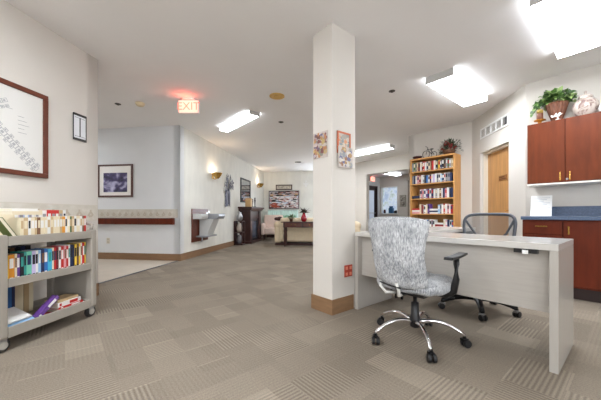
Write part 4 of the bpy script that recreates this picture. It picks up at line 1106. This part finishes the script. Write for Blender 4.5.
def heart(p, d, up, L):
    p = Vector(p); d = Vector(d).normalized(); sd = d.cross(Vector(up)); 
    if sd.length < .1: sd = d.cross(Vector((1, 0, 0)))
    sd.normalize(); nn = sd.cross(d)
    pts = [(0, 0), (-.12, .22), (.0, .42), (.25, .47), (.6, .32), (1, 0), (.6, -.32), (.25, -.47), (.0, -.42), (-.12, -.22)]
    vs = [mb.bm.verts.new(p + d * a * L + sd * b_ * L - nn * (L * .25 * a * a) + nn * abs(b_) * L * .25) for a, b_ in pts]
    c = mb.bm.verts.new(p + d * .35 * L)
    for i in range(len(vs)): mb._f([vs[i], vs[(i + 1) % len(vs)], c])
for k in range(330):
    a = q.uniform(0, 2 * PI); e = q.uniform(-.15, 1.35)
    d = Vector((math.cos(a) * math.cos(e), math.sin(a) * math.cos(e), math.sin(e)))
    rr = q.uniform(.06, .15)
    p = Vector((0, 0, .25)) + Vector((-.02 + d.x * rr * 1.3, d.y * rr * .7, d.z * rr * 1.0 + .01))
    mb.mi = k % 3
    heart(p, d * .6 + Vector((q.uniform(-.6, .6), q.uniform(-.6, .2), q.uniform(-.7, .4))), (q.uniform(-.5, .5), q.uniform(-1.5, -.3), 1), q.uniform(.042, .062))
for k in range(26):     # trailing strand at the left
    mb.mi = k % 3; s_ = k / 26
    heart((-.14 - .10 * s_, -.04 + q.uniform(-.03, .03), .27 - .12 * s_ * s_ + q.uniform(-.02, .02)), (q.uniform(-1, .3), q.uniform(-.5, .5), -.6), (0, -.8, .6), q.uniform(.035, .05))
mb.build('foliage', [mat('pothos green', (88, 124, 58), .45), mat('pothos light green', (146, 172, 104), .45), mat('pothos dark green', (58, 88, 44), .45)], t)
mb = MB()
for k in range(14):
    a = 2 * PI * k / 14; mb.tube([(0, 0, .2), (.08 * math.cos(a), .05 * math.sin(a), .30), (.16 * math.cos(a), .09 * math.sin(a), .29)], .003, 5)
mb.build('stems', mat('stem green', (96, 110, 60), .6), t)
# white bird figurine
t = thing('bird_figurine', 'small white bird figurine in front of the brown basket', 'figurine', 'B', -.325, 2.365, 2.081)
MB().lathe([(.02, 0), (.024, .01), (.006, .02), (.006, .04)], n=12).build('stand', M_WHITE, t)
mb = MB().ball((0, 0, .055), .022, 10, .8).ball((.018, 0, .078), .013, 8); mb.build('body', M_WHITE, t, smooth=True)
mb = MB().prism([(0, .05), (-.07, .075), (-.055, .045)], 'y', -.004, .004).prism([(.0, .06), (-.03, .06), (-.01, .09)], 'y', -.022, -.016).prism([(.01, .06), (.05, .07), (.02, .05)], 'y', -.02, -.014); mb.build('wing', M_WHITE, t)
MB().lathe([(.004, 0), (.0005, .015)], M=Matrix.Translation((.03, 0, .078)) @ Matrix.Rotation(R(90), 4, 'Y')).build('beak', mat('orange beak', (220, 120, 50), .5), t)
# ginger jar
M_JAR = ramp_mat('mottled pink porcelain', [(0.36, (130, 104, 98)), (0.46, (188, 172, 162)), (0.58, (206, 196, 186)), (0.66, (146, 118, 110)), (.75, (180, 168, 160))], 16, (1, 1, 1), .3, distort=1.0)
t = thing('ginger_jar', 'pale porcelain ginger jar with mottled pink pattern above the cabinet', 'jar', 'B', -.10, 2.50, 2.081)
MB().lathe([(.06, 0), (.068, .01), (.10, .06), (.118, .12), (.112, .17), (.085, .205), (.06, .215), (.058, .225)], n=28).build('body', M_JAR, t, smooth=True)
MB().lathe([(.062, .222), (.066, .232), (.064, .25), (.045, .268), (.015, .275), (.010, .285), (.018, .30), (.010, .315), (.002, .318)], n=24).build('lid', M_JAR, t, smooth=True)
o = MB().lathe([(.03, 0), (.05, .02), (.06, .06), (.05, .1), (.03, .12), (.035, .13), (.02, .15)], n=20).build('white_jar', M_WHITE, smooth=True)
put(o, 'B', .065, 2.46, 2.081); tag(o, 'white jar on the cabinet top, cut by the right edge', 'jar')
